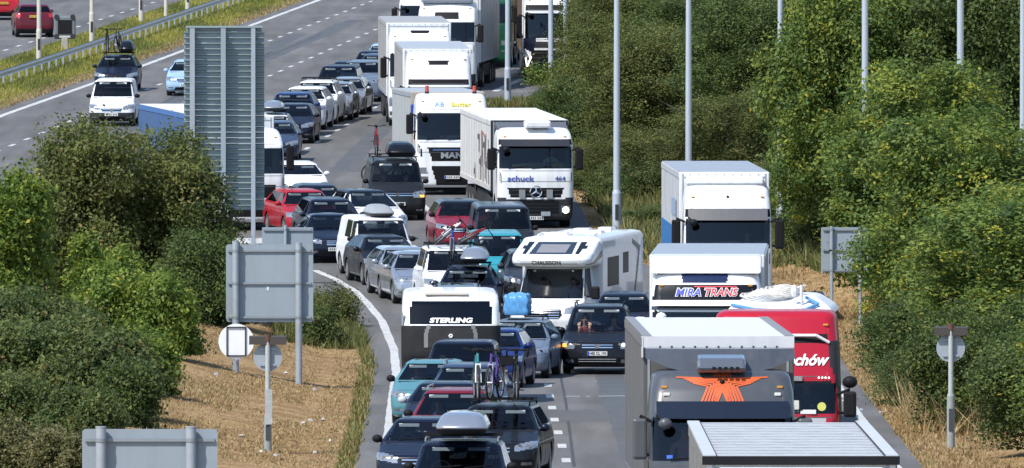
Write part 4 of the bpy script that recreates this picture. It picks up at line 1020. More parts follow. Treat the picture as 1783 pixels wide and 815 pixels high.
gx_ = car('car', 'black people carrier with bare feet on its dashboard', 'car', 1040, 66.0, 1.5, 'mpv', BLACKP, group=QG, y=654, H=1.76, W=.94, gw=.40, gz=(.67, .80), chrome=2, plate_txt='HEI CL 193', eu=True, lit_or_glint=1, pz=.55, rails=1, drive=1, hz=.84,
          hl=[(.56, .68), (.92, .66), (.95, .84), (.80, .86), (.66, .78)], glassm=glass('clear_glass', (.6, .65, .68)))
gfy = lambda x, z: .0+.16*(x/.94)**2
MB().box((0, .0, .40), (.98, .03, .022)).box((0, .0, .34), (.98, .03, .022)).build('chrome_strip', CHROME, gx_)
for sx in (-1, 1): MB().box((sx*.86, .17, .76), (.10, .03, .09)).build('indicator', AMBER, gx_)
car('car', 'dark blue car roof behind the black people carrier', 'car', 1083, 64.6, 2, 'hatch', NAVY, roof=517, group=QG, H=1.5)
# loads on roofs
roof_box('black roof box beside two bicycles on the far navy estate', a1, .36, 1.95, 1.60, BLACKP, 1.9, .62, .50)
bike('bicycle nearest the verge on the far navy estate roof', a1, -.42, 1.95, 1.58, BLK, rz=R(7))
bike('bicycle next to the roof box on the far navy estate', a1, -.10, 2.05, 1.58, DKG, rz=R(-8))
roof_box('silver roof box above the white estate beside the ribbed sign', fq[12], .1, 1.7, 1.59, SILVER, 2.0, .78, .36)
roof_box('grey roof box on the white van in the left queue', wv, .10, 1.5, 1.80, pm('box_grey', (.30, .32, .34), .4), 1.6, .80, .36)
bike('red bicycle standing on the dark grey van roof', t5, -.60, 1.6, 2.06, P('bike_red', (.25, .02, .02)))
roof_box('black roof box on the dark grey van', t5, .22, 1.45, 2.05, BLACKP, 2.0, .98, .46)
bike('black bicycle hung on the back of the dark grey van', t5, .42, 5.0, .95, BLK, rz=R(90))
roof_box('silver roof box on the dark hatchback behind the caravan', db, .16, 1.45, 1.62, SILVER, 2.0, .80, .42)
bike('blue bicycle standing beside the silver roof box behind the caravan', db, -.48, 1.9, 1.62, P('bike_blue', (.03, .06, .4)), RIM)
bike('bicycle with red fittings on the white four by four', ws, .15, 1.9, 1.96, P('bike_red', (.25, .02, .02)), lean=R(62))
bike('white bicycle lying on the white four by four roof', ws, -.45, 2.0, 1.96, WHITE, lean=R(50))
roof_box('silver roof box on the nearest car at the bottom', sb, .02, 1.35, 1.62, SILVER, 2.1, .98, .42)
bike('turquoise bicycle on the black estate roof', fe, -.44, 1.95, 1.60, P('bike_turquoise', (.03, .22, .23)), WHITE, bar=.30, rz=R(9))
bike('purple bicycle on the black estate roof', fe, -.20, 1.80, 1.60, P('bike_purple', (.09, .05, .24)), P('bike_lilac', (.38, .34, .5)), bar=.28, rz=R(-7))
bike('black racing bicycle with white tape on the black estate roof', fe, .36, 1.9, 1.60, BLK, BLK, drop=True, rz=R(8))
# blue tarpaulin bundle
tp = empty('tarpaulin_bundle', 'crumpled blue tarpaulin bundle strapped on the blue grey hatchback', 'tarpaulin', local(fc, (-.12, 1.75, 1.60)), fc.rotation_euler); tp.scale = (.68, .7, 1.0)
g = np.random.default_rng(4); mbt = MB(); n = 14
skinr = [(0, .03, 1.5, .43, .05, .02), (.06, .0, 1.55, .45, .05, .02), (.40, .02, 1.5, .46, .06, .03), (.50, .06, 1.45, .42, .08, .03), (.54, .35, 1.2, .26, .1, .03), (.56, .6, .9, .06, .03, 0)]
TARP = pm('blue_tarpaulin', (.10, .32, .62), .35, coat=.5, var=.3, scale=5, bump=.9)
b_, f_, h_ = skin(skinr, .05, [], ('cover', TARP), tp)
for v in b_.data.vertices:
    v.co.x += .03*math.sin(v.co.z*21+v.co.y*9)+.02*math.sin(v.co.y*17); v.co.y += .03*math.sin(v.co.x*19+v.co.z*13); v.co.z += .025*math.sin(v.co.x*15+v.co.y*7) if v.co.z > .2 else 0
MB().box((0, .5, .01), (.9, .06, .03)).build('strap', BLK, tp)
# people seen through the glass
def drv(label, c, x, st, shirt, pose='drive', dy=1.12, z=None):
    p = STY[st]; return person(label, c, (x, p['cy']+dy, (.52 if p['H'] < 1.6 else .68) if z is None else z), pose, SH[shirt])
drv('driver of the teal car in a white shirt holding the wheel', tl, -.36, 'hatch', 'white')
drv('driver of the silver hatchback in a pale shirt', fm, -.36, 'hatch', 'pink')
drv('driver of the turquoise van in a blue shirt', tk, -.34, 'cityvan', 'blue')
drv('passenger in white beside the turquoise van driver', tk, .34, 'cityvan', 'white', 'sit')
drv('driver of the dark blue grey van wearing bright yellow', dv, -.38, 'van', 'yellow')
drv('driver of the dark grey van with roof box', t5, -.38, 'van', 'navy')
drv('passenger of the dark grey van with roof box', t5, .38, 'van', 'teal', 'sit')
drv('passenger with bare feet up on the dashboard of the black people carrier', gx_, -.36, 'mpv', 'red', 'feet', 1.05, .66)
drv('driver of the black people carrier', gx_, .38, 'mpv', 'navy')
drv('driver of the black estate with bicycles', fe, -.36, 'estate', 'navy')
drv('driver of the dark red estate', 0 or [o for o in col.objects if o.get('label', '').startswith('dark red estate')][0], -.36, 'estate', 'blue')
# windscreen sticker of the people carrier
# ------------------------------------------------------------------ lorries
LG = 'lorries queuing in the lanes'
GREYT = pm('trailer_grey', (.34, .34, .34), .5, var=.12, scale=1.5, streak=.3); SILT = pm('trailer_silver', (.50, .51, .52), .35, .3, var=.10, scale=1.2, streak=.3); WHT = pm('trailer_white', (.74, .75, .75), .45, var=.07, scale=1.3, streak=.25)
TWALL = pm('trailer_wall', (.56, .56, .55), .5, var=.14, scale=.9, streak=.35)
CH_ = pm('chassis', (.02, .02, .022), .7, var=.3); WSG = glass('lorry_glass', (.40, .46, .50))
def cab_rings(zw0, zw1, H, yt=.85, w=1.25, low=0.0):
    return [(.27, .14, 2.2, w-.10, .2, .08), (.34, .04, 2.2, w-.03, .24, .10), (.9, low, 2.2, w, .24, .11), (zw0-.25, .0, 2.2, w, .22, .11), (zw0, .03, 2.2, w, .20, .11),
            (zw1, .20, 2.2, w-.015, .18, .11), (zw1+.08, .20, 2.2, w-.02, .20, .11), (zw1+(H-zw1)*.55, .20+(yt-.2)*.34, 2.2, w-.04, .24, .12), (H-.10, yt*.8, 2.2, w-.09, .26, .12), (H-.02, yt, 2.18, w-.18, .25, .08), (H, yt+.35, 2.1, w-.4, .2, .04)]
def lorry(label, px, s, head, zw0, zw1, H, cabm, zones, trailer, tint=None, yt=.85, mirz=None, mirm=BLK, group=LG, name='lorry', res=None, visor=None, drop=0.0, low=0.0, plate_=None, mirx=1.44, wheels=True, roof=None, pitch=.65):
    root = put(name, label, 'lorry', px, s, head, group, roof, trailer.get('H', 4.0), None, pitch); root.location.z -= drop
    w = 1.25
    res = res or (.045 if s > 60 else .055)
    zn = [('windscreen', WSG, 'F', [(-9, zw0), (9, zw0), (9, zw1), (-9, zw1)], dict(rel=.06)),
          ('wheel_arch', BLK, 'S', [(1.38+math.cos(t)*.60, .5+math.sin(t)*.60) for t in np.linspace(-1.2, math.pi+1.2, 18)], dict(hole=1)),
          ('side_window', GLD, 'S', [(.34, zw0+.02), (1.35, zw0+.02), (1.35, zw1-.08), (.5, zw1-.08)])] + zones
    zn += [('door', cabm, 'S', [(.28, .95), (1.45, .95), (1.45, zw0-.03), (.28, zw0-.03)], dict(lift=.005))]
    cab = empty('cab', None, None); cab.parent = root
    body, fy, hw = skin(cab_rings(zw0, zw1, H, yt, w, low), res, zn, ('body', cabm), root, sres=.07)
    bpy.data.objects.remove(cab)
    # interior
    MB().box((0, .50, zw0-.16), (2.2, .6, .28)).box((0, 1.2, .9), (2.1, 1.5, .5)).build('dashboard', TRIM, root)
    MB().box((0, 2.1, (zw0+H)/2), (2.2, .06, H-zw0-.3)).build('rear_wall', TRIM, root)
    seats(root, 1.15, zw0-.28, .58)
    mb = MB(); c = Vector((.58, .62, zw0+.02)); mb.tube([c+Vector((math.cos(t)*.23, math.sin(t)*.16, math.sin(t)*.15)) for t in np.linspace(0, 2*math.pi, 15)], .018, 6); mb.build('steering_wheel', BLK, root)
    # chassis and wheels of the tractor
    MB().box((0, 3.2, .78), (.9, 5.0, .28)).box((0, .9, .55), (2.0, 1.5, .4)).build('chassis', CH_, root)
    if wheels:
        for sx in (-1, 1):
            wheel(root, sx*1.05, 1.38, .50, .32, RIM, .58, 10)
            wheel(root, sx*.95, 4.95, .50, .55, RIM, .58, 10)
            MB().box((sx*1.0, 3.2, .62), (.5, 1.2, .55)).build('fuel_tank', DKG, root, bevel=.05)
    mz0, mz1 = mirz or (zw0-.02, zw1-.12)
    for sx in (-1, 1):
        o = MB().box((sx*mirx, .30, (mz0+mz1)/2), (.25, .16, mz1-mz0)).build('wing_mirror', mirm, root, bevel=.05)
        a = MB(); a.tube([(sx*1.2, .28, mz1-.06), (sx*mirx, .30, mz1+.04)], .03); a.tube([(sx*1.2, .28, mz0+.1), (sx*mirx, .30, mz0+.06)], .03); a.build('mirror_arm', BLK, o)
    # kerb mirror above the windscreen corner
    o = MB().sphere((-.98, -.12, zw1-.10), (.12, .09, .10), 8).build('front_mirror', mirm, root, True)
    MB().tube([(-1.12, .1, zw1+.03), (-1.0, -.10, zw1-.06)], .025).build('mirror_arm', BLK, o)
    if visor:
        m, z0, z1 = visor; v = MB(); n = 10
        for i in range(n):
            x0, x1 = -1.12+2.24*i/n, -1.12+2.24*(i+1)/n
            pts = [[(x, fy(x, z1)-.02, z1), (x, fy(x, z0)-.20, z0), (x, fy(x, z0)-.17, z0-.01)] for x in (x0, x1)]
            v.add(pts[0]+pts[1], [(0, 1, 4, 3), (1, 2, 5, 4), (2, 0, 3, 5)])
        v.build('sun_visor', m, root, True)
    wb = MB()
    for x0, x1 in ((-.9, -.2), (-.15, .55)): wb.tube([(x0, fy(x0, zw0+.03)-.03, zw0+.03), (x1, fy(x1, zw0+.08)-.03, zw0+.08)], .014, 5)
    wb.build('wiper', BLK, root)
    sm = MB()
    for zz, ww_ in ((zw0-.07, 1.12), (zw1+.13, 1.0), (zw0-.42, 1.12)):
        q = strip((-ww_, zz-.008, ww_, zz+.008), fy, .004, 12); sm.add(q.v, q.f)
    for sx in (-1.02, 1.02):
        q = strip((sx-.007, zw1+.14, sx+.007, H-.35), fy, .004, 1); sm.add(q.v, q.f)
    sm.build('panel_seam', pm('seam_dark', (.10, .10, .105), .8), root)
    for sx in (-1, 1):
        MB().box((sx*.98, fy(.98, H-.28)-.01, H-.28), (.10, .05, .045)).build('marker_lamp', pm('marker_amber', (.55, .25, .04), .3), root, bevel=.01)
        g_ = MB(); g_.tube([(sx*1.17, fy(1.17, zw0-.1)-.02, zw0-.12), (sx*1.17, fy(1.17, zw0-.3)-.05, zw0-.16), (sx*1.17, fy(1.17, zw0-.3)-.05, zw0-.36), (sx*1.17, fy(1.17, zw0-.38)-.0, zw0-.40)], .014, 5); g_.build('grab_handle', BLK, root)
    if plate_: 
        z, t_, kw = plate_; plate(root, z, fy, t_, **kw)
    # semi-trailer
    t = dict(L=13.6, H=4.0, W=1.275, y0=2.75, wall=TWALL, front=WHT, roof=WHT, floor=1.12, rear=None, skirt=None, frame=None); t.update(trailer)
    y0, y1, W_, H_, fl = t['y0'], t['y0']+t['L'], t['W'], t['H'], t['floor']
    if t['L'] > 0:
        tr = MB().box((0, (y0+y1)/2, fl+.06), (W_*2-.06, t['L']-.05, .14)).build('trailer', CH_, root)
        MB().box((0, y0+.03, (fl+H_)/2), (W_*2, .06, H_-fl)).build('front_wall', t['front'], tr, bevel=.02)
        ff = MB(); ff.box((0, y0-.006, H_-.14), (W_*2-.2, .012, .03)); ff.box((-W_+.10, y0-.006, (fl+H_)/2), (.04, .012, H_-fl-.1)); ff.box((W_-.10, y0-.006, (fl+H_)/2), (.04, .012, H_-fl-.1))
        for k in range(9): ff.box((-W_+.3+(2*W_-.6)*k/8, y0-.008, H_-.07), (.03, .012, .03))
        ff.build('front_fitting', GALV, tr)
        for sx in (-1, 1):
            sp = MB().box((sx*(W_-.02), (y0+y1)/2+.03, (fl+.14+H_)/2), (.04, t['L']-.06, H_-fl-.16)).build('side_wall', t['wall'], tr)
            rb = MB()
            for k in range(t.get('ribs', 13)):
                rb.box((sx*(W_+.004), y0+.2+(t['L']-.4)*k/max(1, t.get('ribs', 13)-1), (fl+H_)/2), (.02, .06, H_-fl-.25))
            rb.box((sx*(W_+.006), (y0+y1)/2, H_-.10), (.03, t['L']-.1, .14)); rb.box((sx*(W_+.006), (y0+y1)/2, fl+.10), (.03, t['L']-.1, .16))
            rb.build('side_rail', t['frame'] or t['wall'], tr)
            if t['skirt']: MB().box((sx*(W_+.012), (y0+y1)/2, fl+.72), (.012, t['L']-.1, 1.36)).build('skirt_panel', t['skirt'], tr)
            for k in range(3): wheel(root, sx*1.03, y1-2.0-1.31*k, .48, .36, RIM, .58, 10)
            MB().box((sx*1.15, y0+5.0, .75), (.05, 4.5, .5)).build('side_guard', DKG, root)
        MB().box((0, y1-.03, (fl+H_)/2), (W_*2-.04, .05, H_-fl-.05)).build('rear_door', t['rear'] or t['wall'], tr)
        rf = MB(); rf.box((0, (y0+y1)/2, H_-.02), (W_*2-.03, t['L']-.02, .05))
        if t.get('roofribs'):
            n = t['roofribs']
        rf.build('roof', t['roof'], tr)
        MB().box((0, (y0+y1)/2, .95), (1.0, t['L']-.8, .22)).box((0, y0+2.2, .7), (.3, .2, .5)).build('trailer_frame', CH_, root)
    return root, fy, cab, t
def pair(name, mat, pts): return (name, mat, 'F', pts, dict(mirror=1, lift=.006))
def Z(name, mat, pts): return (name, mat, 'F', pts)
LOWBLK = lambda z: Z('bumper', DKG, [(-1.3, 0), (1.3, 0), (1.3, z), (-1.3, z)])
def rect(x, z0, z1): return [(-x, z0), (x, z0), (x, z1), (-x, z1)]
def grid_bars(root, fy, x, zs, mat, h=.03, off=.02):
    mb = MB()
    for z in zs: q = strip((-x, z-h/2, x, z+h/2), fy, off); mb.add(q.v, q.f)
    return mb.build('grille_bar', mat, root)
def lorry_driver(label, L_, shirt, zw0, x=.58): return person(label, L_, (x, 1.12, zw0-.18), 'drive', SH[shirt])
L_ = {}
# white lorry with blue trailer, hidden behind the ribbed sign
r, fy, cab, t = lorry('white lorry with blue trailer mostly hidden behind the ribbed sign back', 431, 53.6, -8.5, 1.85, 2.68, 3.3, WHITE,
    [Z('grille', BLK, rect(.95, 1.05, 1.5)), pair('headlight', LAMP, [(.78, .72), (1.2, .76), (1.22, 1.0), (.86, .95)]), pair('fog_lamp', LAMPD, [(.72, .45), (1.2, .47), (1.2, .62), (.72, .60)]), Z('lower_grille', BLK, rect(.6, .45, .9))],
    dict(H=3.65, wall=pm('curtain_blue', (.045, .11, .26), .55, var=.1), frame=pm('curtain_blue_frame', (.05, .16, .42), .5), front=WHT, ribs=4), mirz=(1.95, 2.75)); L_['blue'] = r
# far white lorry pair at the top
r, fy, cab, t = lorry('far white lorry at the top, leftmost roof above the grey roofed one', 742, 39.3, 6, 2.1, 2.9, 3.85, WHITE, [Z('grille', BLK, rect(.9, .8, 1.5))], dict(H=3.95, L=8.0)); L_['farw'] = r
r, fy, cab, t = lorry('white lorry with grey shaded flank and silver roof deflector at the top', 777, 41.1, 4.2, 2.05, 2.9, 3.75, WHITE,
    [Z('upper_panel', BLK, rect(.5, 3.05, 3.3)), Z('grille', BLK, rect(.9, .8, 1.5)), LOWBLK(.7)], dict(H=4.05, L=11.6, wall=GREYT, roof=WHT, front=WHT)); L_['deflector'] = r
MB().prism_x([(.55, 3.70), (.5, 3.95), (.7, 4.12), (1.3, 4.2), (2.3, 4.2), (2.3, 3.75)], -1.1, 1.1).build('wind_deflector', pm('deflector_silver', (.42, .47, .56), .25, .4, 1), r, bevel=.08)
# green lorry and far right lorry
GRN = P('bottle_green', (.008, .085, .045)); BRN = pm('curtain_brown', (.13, .085, .055), .6)
r, fy, cab, t = lorry('bottle green lorry with brown trailer behind a lamp post at the top', 842, 39.0, 3.2, 2.0, 2.85, 3.6, GRN, [pair('headlight', LAMP, [(.8, 1.0), (1.2, 1.0), (1.2, 1.2), (.8, 1.2)]), pair('fog_lamp', LAMPD, [(.8, .7), (1.2, .7), (1.2, .82), (.8, .82)])],
    dict(H=4.1, wall=BRN, front=BRN, roof=BRN, L=13)); L_['green'] = r
r, fy, cab, t = lorry('white and black fronted far lorry partly covered by hanging leaves', 962, 40.2, -1.0, 1.85, 2.95, 3.75, WHITE,
    [Z('upper_visor', BLK, rect(1.15, 3.02, 3.3)), pair('side_panel', NAVY, [(.85, 1.2), (1.3, 1.45), (1.3, 1.85), (.70, 1.85)]), Z('grille', BLK, [(-.85, .45), (.85, .45), (.95, 1.35), (-.95, 1.35)]), Z('upper_grille', DKG, rect(.9, 1.45, 1.7)), LOWBLK(.38), pair('bumper_corner', DKG, [(.86, .38), (1.3, .38), (1.3, 1.0), (.95, 1.0)])],
    dict(H=4.0, wall=BRN), visor=(pm('visor_silver', (.5, .52, .55), .4), 2.93, 3.04)); L_['far_right'] = r
grid_bars(r, fy, .85, (.6, .8, 1.0, 1.2), DKG, .05)
mb = MB()
for sx in (-1, 1):
    for (a, b) in (((.92, 1.05), (1.1, .62)), ((1.1, .62), (1.16, 1.0))):
        mb.tube([(sx*a[0], fy(a[0], a[1])-.03, a[1]), (sx*b[0], fy(b[0], b[1])-.03, b[1])], .035, 6)
mb.build('daytime_lamp', GLOW, r)
MB().box((.3, fy(.3, .5)-.03, .5), (.5, .02, .11)).build('number_plate', PLATE_Y, r)
# white lorry, second of the left lane
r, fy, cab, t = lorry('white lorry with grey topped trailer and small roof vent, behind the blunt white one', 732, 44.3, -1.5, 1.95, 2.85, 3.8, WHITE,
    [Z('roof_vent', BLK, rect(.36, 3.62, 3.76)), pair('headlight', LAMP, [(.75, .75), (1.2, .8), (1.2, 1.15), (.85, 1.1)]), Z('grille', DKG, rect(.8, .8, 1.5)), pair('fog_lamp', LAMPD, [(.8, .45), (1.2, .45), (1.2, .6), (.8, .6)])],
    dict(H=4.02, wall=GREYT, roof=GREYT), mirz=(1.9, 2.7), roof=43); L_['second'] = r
lorry_driver('driver of the white lorry with grey topped trailer', r, 'pink', 1.95, -.58)
# blunt white lorry
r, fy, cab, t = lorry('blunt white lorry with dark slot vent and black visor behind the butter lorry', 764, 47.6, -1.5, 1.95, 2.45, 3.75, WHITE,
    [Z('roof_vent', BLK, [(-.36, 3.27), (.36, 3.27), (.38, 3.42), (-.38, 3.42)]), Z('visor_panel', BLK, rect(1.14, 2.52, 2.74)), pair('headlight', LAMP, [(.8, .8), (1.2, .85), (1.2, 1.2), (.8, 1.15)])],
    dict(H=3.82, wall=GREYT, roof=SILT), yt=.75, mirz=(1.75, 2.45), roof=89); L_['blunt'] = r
MB().box((.0, fy(0, 1.1)-.012, 1.1), (1.8, .02, .9)).build('grille', DKG, r)
# butter lorry
MT = pm('badge_silver', (.55, .56, .58), .25, .8)
r, fy, cab, t = lorry('white lorry lettered Butter with two red beacons on its roof', 787, 49.3, -3, 1.9, 2.83, 3.5, WHITE,
    [Z('upper_grille', BLK, [(-.68, 1.17), (.68, 1.17), (.84, 1.65), (-.84, 1.65)]), Z('lower_grille', BLK, [(-.52, .36), (.52, .36), (.72, 1.02), (-.72, 1.02)]),
     pair('headlight', LAMP, [(.84, .74), (1.14, .76), (1.18, .96), (.88, .94)]), pair('fog_lamp', LAMPD, [(.80, .52), (1.12, .52), (1.14, .64), (.80, .64)]), pair('air_slot', BLK, [(1.0, 1.35), (1.06, 1.3), (1.12, 1.68), (1.08, 1.68)])],
    dict(H=3.52, wall=pm('curtain_pale', (.45, .45, .43), .6), roof=SILT, front=pm('front_wall_tan', (.42, .31, .22), .6), frame=GALV), mirz=(2.1, 2.78), plate_=(.62, None, dict(eu=True)), yt=.7, roof=163, pitch=.15); L_['butter'] = r
write('lettering', 'MAN', .26, MT, r, 0, 1.36, fy, .03, xs=1.35, weight=.012)
write('lettering', 'AB', .22, pm('letter_blue', (.10, .25, .55), .5), r, -.42, 3.12, fy, .03, xs=1.2); write('lettering', 'Butter', .23, pm('letter_yellow', (.62, .55, .08), .5), r, .32, 3.12, fy, .03, xs=1.15, weight=.006)
for sx in (-1, 1):
    o = MB().cyl((sx*.82, .9, 3.46), (sx*.82, .9, 3.56), .075, n=12).build('beacon', DKG, r, True); MB().cyl((sx*.82, .9, 3.56), (sx*.82, .9, 3.76), .07, .06, 12).build('beacon_lens', REDL, o, True)
MB().box((-1.12, 2.60, 2.6), (.35, .2, 1.0)).build('air_tank', pm('tank_blue', (.02, .06, .3), .4), r, bevel=.04)
grid_bars(r, fy, .66, (1.56,), pm('bar_blue', (.12, .18, .35), .3, .5), .05)
lorry_driver('driver of the lorry lettered Butter', r, 'blue', 1.9)
# lorry with the three pointed star
r, fy, cab, t = lorry('white lorry with black grille and large three pointed star beside the wood', 933, 54.0, -4.5, 1.95, 2.68, 3.26, WHITE,
    [Z('star_grille', BLK, [(-.82, 1.02), (.82, 1.02), (.92, 1.33), (-.92, 1.33)]), ('bumper', DKG, 'F', [(-1.3, 0), (1.3, 0), (1.3, 1.0), (.95, 1.0), (.95, .98), (-.95, .98), (-.95, 1.0), (-1.3, 1.0)]),
     Z('top_panel', BLK, rect(1.2, 2.70, 2.88))], dict(H=3.45, wall=pm('curtain_white', (.66, .65, .62), .5, var=.1, streak=.35), roof=WHT, front=DKG), mirz=(1.9, 2.6), yt=.75, visor=(pm('visor_dark', (.03, .03, .035), .3), 2.68, 2.88), plate_=(.34, None, {}), roof=215); L_['star'] = r
grid_bars(r, fy, .75, (.55, .66, .77, .88), BLK, .05); grid_bars(r, fy, .80, (1.10, 1.24), DKG, .04)
mb = MB(); n = 20
mb.tube([(math.cos(a)*.19, fy(0, 1.2)-.06, 1.2+math.sin(a)*.19) for a in np.linspace(0, 2*math.pi, n+1)], .02, 6)
for k in range(3):
    a = math.pi/2+k*2*math.pi/3; mb.tube([(0, fy(0, 1.2)-.06, 1.2), (math.cos(a)*.18, fy(0, 1.2)-.06, 1.2+math.sin(a)*.18)], [.04, .012], 6)
mb.build('star_emblem', CHROME, r)
for x in (-.45, .45): MB().box((x, fy(x, 1.13)-.04, 1.13), (.20, .03, .28)).build('warning_plate', pm('plate_grey', (.22, .24, .26), .4), r)
MB().box((.32, fy(.32, .48)-.05, .48), (.3, .03, .14)).build('tow_cover', GALV, r)
for sx in (-1, 1):
    o = MB().box((sx*.98, fy(.98, .62)-.02, .62), (.30, .05, .24)).build('headlight', LAMPD, r, bevel=.02)
MB().cyl((.98, fy(.98, .62)-.07, .60), (.98, fy(.98, .62), .60), .11, n=14).build('lit_lamp_or_glint', GLOW, r, True)
LBL = pm('letter_deep_blue', (.06, .09, .32), .5)
write('lettering', 'schuck', .25, LBL, r, -.50, 1.62, fy, .02, xs=1.25, weight=.006); write('lettering', '464', .19, LBL, r, .80, 1.62, fy, .02, xs=1.2, weight=.004)
MB().box((.1, .75, 3.38), (.85, .7, .24)).build('roof_air_unit', WHITE, r, bevel=.06)
MB().prism_x([(1.0, 3.15), (1.4, 3.30), (2.6, 3.40), (2.6, 3.15)], -1.15, 1.15).build('roof_deflector', pm('deflector_grey', (.10, .10, .11), .5), r, bevel=.04)
mk = MB(); mr = MB(); g = random.Random(3)
for k, (y, z, h, w_) in enumerate([(3.6, 2.5, 1.5, .4), (4.3, 2.2, .9, .3), (5.2, 2.8, .9, .7), (6.1, 2.5, 1.8, .3), (7.0, 2.2, .8, .6), (7.7, 3.0, .6, .6), (9.5, 1.8, 1.0, .4)]):
    z -= .45; mk.box((-1.288, y, z), (.008, w_*.35, h), rx=.2*(k % 3-1)); mk.box((-1.289, y+.3, z+.2), (.008, w_*1.2, .18))
mr.box((-1.289, 4.9, 2.2), (.008, .16, 1.5), rx=.15); mr.box((-1.289, 6.6, 2.4), (.008, .14, 1.2), rx=-.2); mr.box((-1.289, 5.7, 2.9), (.008, 1.6, .08), rx=.1)
sw = [o for o in bpy.data.objects if o.name.startswith('trailer') and o.parent is r][0]
mk.build('side_lettering', pm('letter_worn_black', (.10, .10, .11), .6, var=.4), sw); mr.build('side_lettering', pm('letter_red', (.42, .10, .10), .6), sw)
lorry_driver('driver of the lorry with three pointed star in a pale shirt', r, 'white', 1.95)
MB().box((-.45, .22, 2.05), (.62, .05, .10)).build('windscreen_board', pm('board_yellow', (.5, .5, .2), .6, var=.8, scale=14), r)
MB().box((.62, .24, 2.05), (.16, .04, .12)).box((.80, .24, 2.05), (.14, .04, .12)).build('pennant', pm('pennant_yellow', (.7, .45, .03), .6), r); MB().box((.46, .24, 2.05), (.14, .04, .12)).build('pennant', pm('pennant_blue', (.02, .2, .55), .6), r)
# white lorry with blue trailer skirt
r, fy, cab, t = lorry('white lorry with blue patch on its trailer, behind the lettered white lorry', 1268, 61.8, -2.4, 2.1, 2.88, 3.72, WHITE,
    [Z('front_panel', WHITE, rect(1.1, 1.2, 2.0)), Z('grille', BLK, rect(.9, .6, 1.2)), Z('top_panel', BLK, rect(1.2, 2.9, 3.12))],
    dict(H=4.05, wall=pm('curtain_light_grey', (.50, .51, .53), .5, var=.08, streak=.3), roof=GALV, front=WHT, skirt=pm('skirt_blue', (.02, .16, .42), .5)), mirz=(2.08, 2.85), visor=(pm('visor_grey', (.10, .10, .105), .5), 2.84, 3.14), mirx=1.46, yt=.6, pitch=.35); L_['skirt'] = r; r.scale = (1, 1, 1.075)
mb = MB(); mb.box((0, 2.55, 3.82), (2.2, .4, .22)); mb.build('roof_deflector', WHITE, r, bevel=.06)
MB().cyl((0, fy(0, 3.45)-.03, 3.45), (0, fy(0, 3.45)+.05, 3.45), .035).build('roof_lamp', BLK, r)
MB().box((-1.298, 6.5, 3.05), (.006, 3.2, .45)).build('side_lettering', pm('lettering_pale_blue', (.30, .40, .52), .5), [o for o in bpy.data.objects if o.name.startswith('trailer') and o.parent is r][0])
lorry_driver('driver in a pale shirt in the white lorry with blue patch', r, 'white', 2.1)
mb = MB()
for x in (-.18, -.08, .02, .1): mb.box((x, .22, 2.19), (.06, .05, .10))
mb.build('dashboard_trinkets', pm('trinket_white', (.6, .6, .55), .7), r)
# lettered white lorry
r, fy, cab, t = lorry('white lorry lettered MIRATRANS on a black panel', 1229, 79.0, .6, 2.05, 2.86, 3.72, WHITE,
    [Z('letter_panel', BLACKP, [(-1.18, 3.13), (1.18, 3.13), (1.12, 3.46), (-1.12, 3.46)]), Z('blue_window', pm('roof_window_blue', (.01, .02, .07), .12, coat=1), [(-.52, 3.50), (.46, 3.50), (.50, 3.69), (-.54, 3.69)]), Z('visor_band', pm('visor_smoke', (.03, .035, .045), .2, coat=1), rect(1.2, 2.88, 3.0)), Z('grille', BLK, rect(.9, .6, 1.6))],
    dict(H=4.08, wall=SILT, roof=GALV, front=WHT), yt=.55, mirz=(2.0, 2.75), mirm=WHITE, visor=(WHITE, 3.0, 3.12)); L_['mira'] = r
df = MB(); df.prism_x([(.45, 3.70), (.55, 3.80), (1.5, 4.06), (2.6, 4.10), (2.6, 3.70)], -1.22, 1.22); df.build('wind_deflector', WHITE, r, bevel=.08)
RED_ = pm('letter_bright_red', (.62, .04, .06), .5); BLU_ = pm('letter_mid_blue', (.05, .07, .50), .5); WH_ = pm('letter_white', (.8, .8, .8), .5)
for (b, x, m) in (('MIRA', -.40, BLU_), ('TRANS', .31, RED_)):
    write('lettering', b, .235, WH_, r, x, 3.285, fy, .024, xs=1.03 if b == 'MIRA' else 1.0, weight=.018, shear=.25)
    write('lettering', b, .235, m, r, x, 3.285, fy, .032, xs=1.03 if b == 'MIRA' else 1.0, weight=.004, shear=.25)
st = strip((-.26, 3.405, .68, 3.43), fy, .03); st.build('underline', RED_, r)
lorry_driver('driver of the lorry lettered MIRATRANS', r, 'navy', 2.05)
# red lorry with a load
REDC = P('lorry_red', (.40, .012, .03))
r, fy, cab, t = lorry('red lorry with black mirror carrying a white sheeted load', 1348, 90.0, 2.0, 1.69, 2.28, 3.68, REDC,
    [Z('upper_window', BLK, [(-1.05, 3.05), (1.05, 3.05), (1.0, 3.22), (-1.0, 3.22)]), Z('panel', REDC, [(-1.05, 2.50), (1.05, 2.50), (1.05, 3.0), (-1.05, 3.0)]), Z('visor_panel', BLK, rect(1.1, 2.26, 2.30)),
     ('side_trim', DKG, 'S', [(.25, 1.2), (2.0, 1.2), (2.0, 3.1), (.4, 3.1)]), Z('lower_panel', pm('panel_silver', (.45, .46, .47), .4), rect(1.0, 1.38, 1.62)), Z('grille', BLK, rect(.95, .6, 1.35))],
    dict(H=3.45, L=4.5, W=.95, wall=WHT, roof=WHT, front=WHT), yt=.8, mirz=(1.62, 2.12), mirx=1.46); L_['red'] = r
write('lettering', 'echów', .30, WH_, r, .62, 2.72, fy, .02, shear=.3, weight=.010, xs=.95)
MB().box((.42, fy(.42, 2.36)-.02, 2.37), (.24, .03, .09)).build('route_plate', pm('route_plate', (.25, .26, .27), .5, var=.5, scale=20), r)
mb = MB()
for k in range(4): mb.sphere((.86+.065*k, fy(.9, 2.37)-.02, 2.385), .018, 6)
mb.build('marker_lamps', GLOW, r)
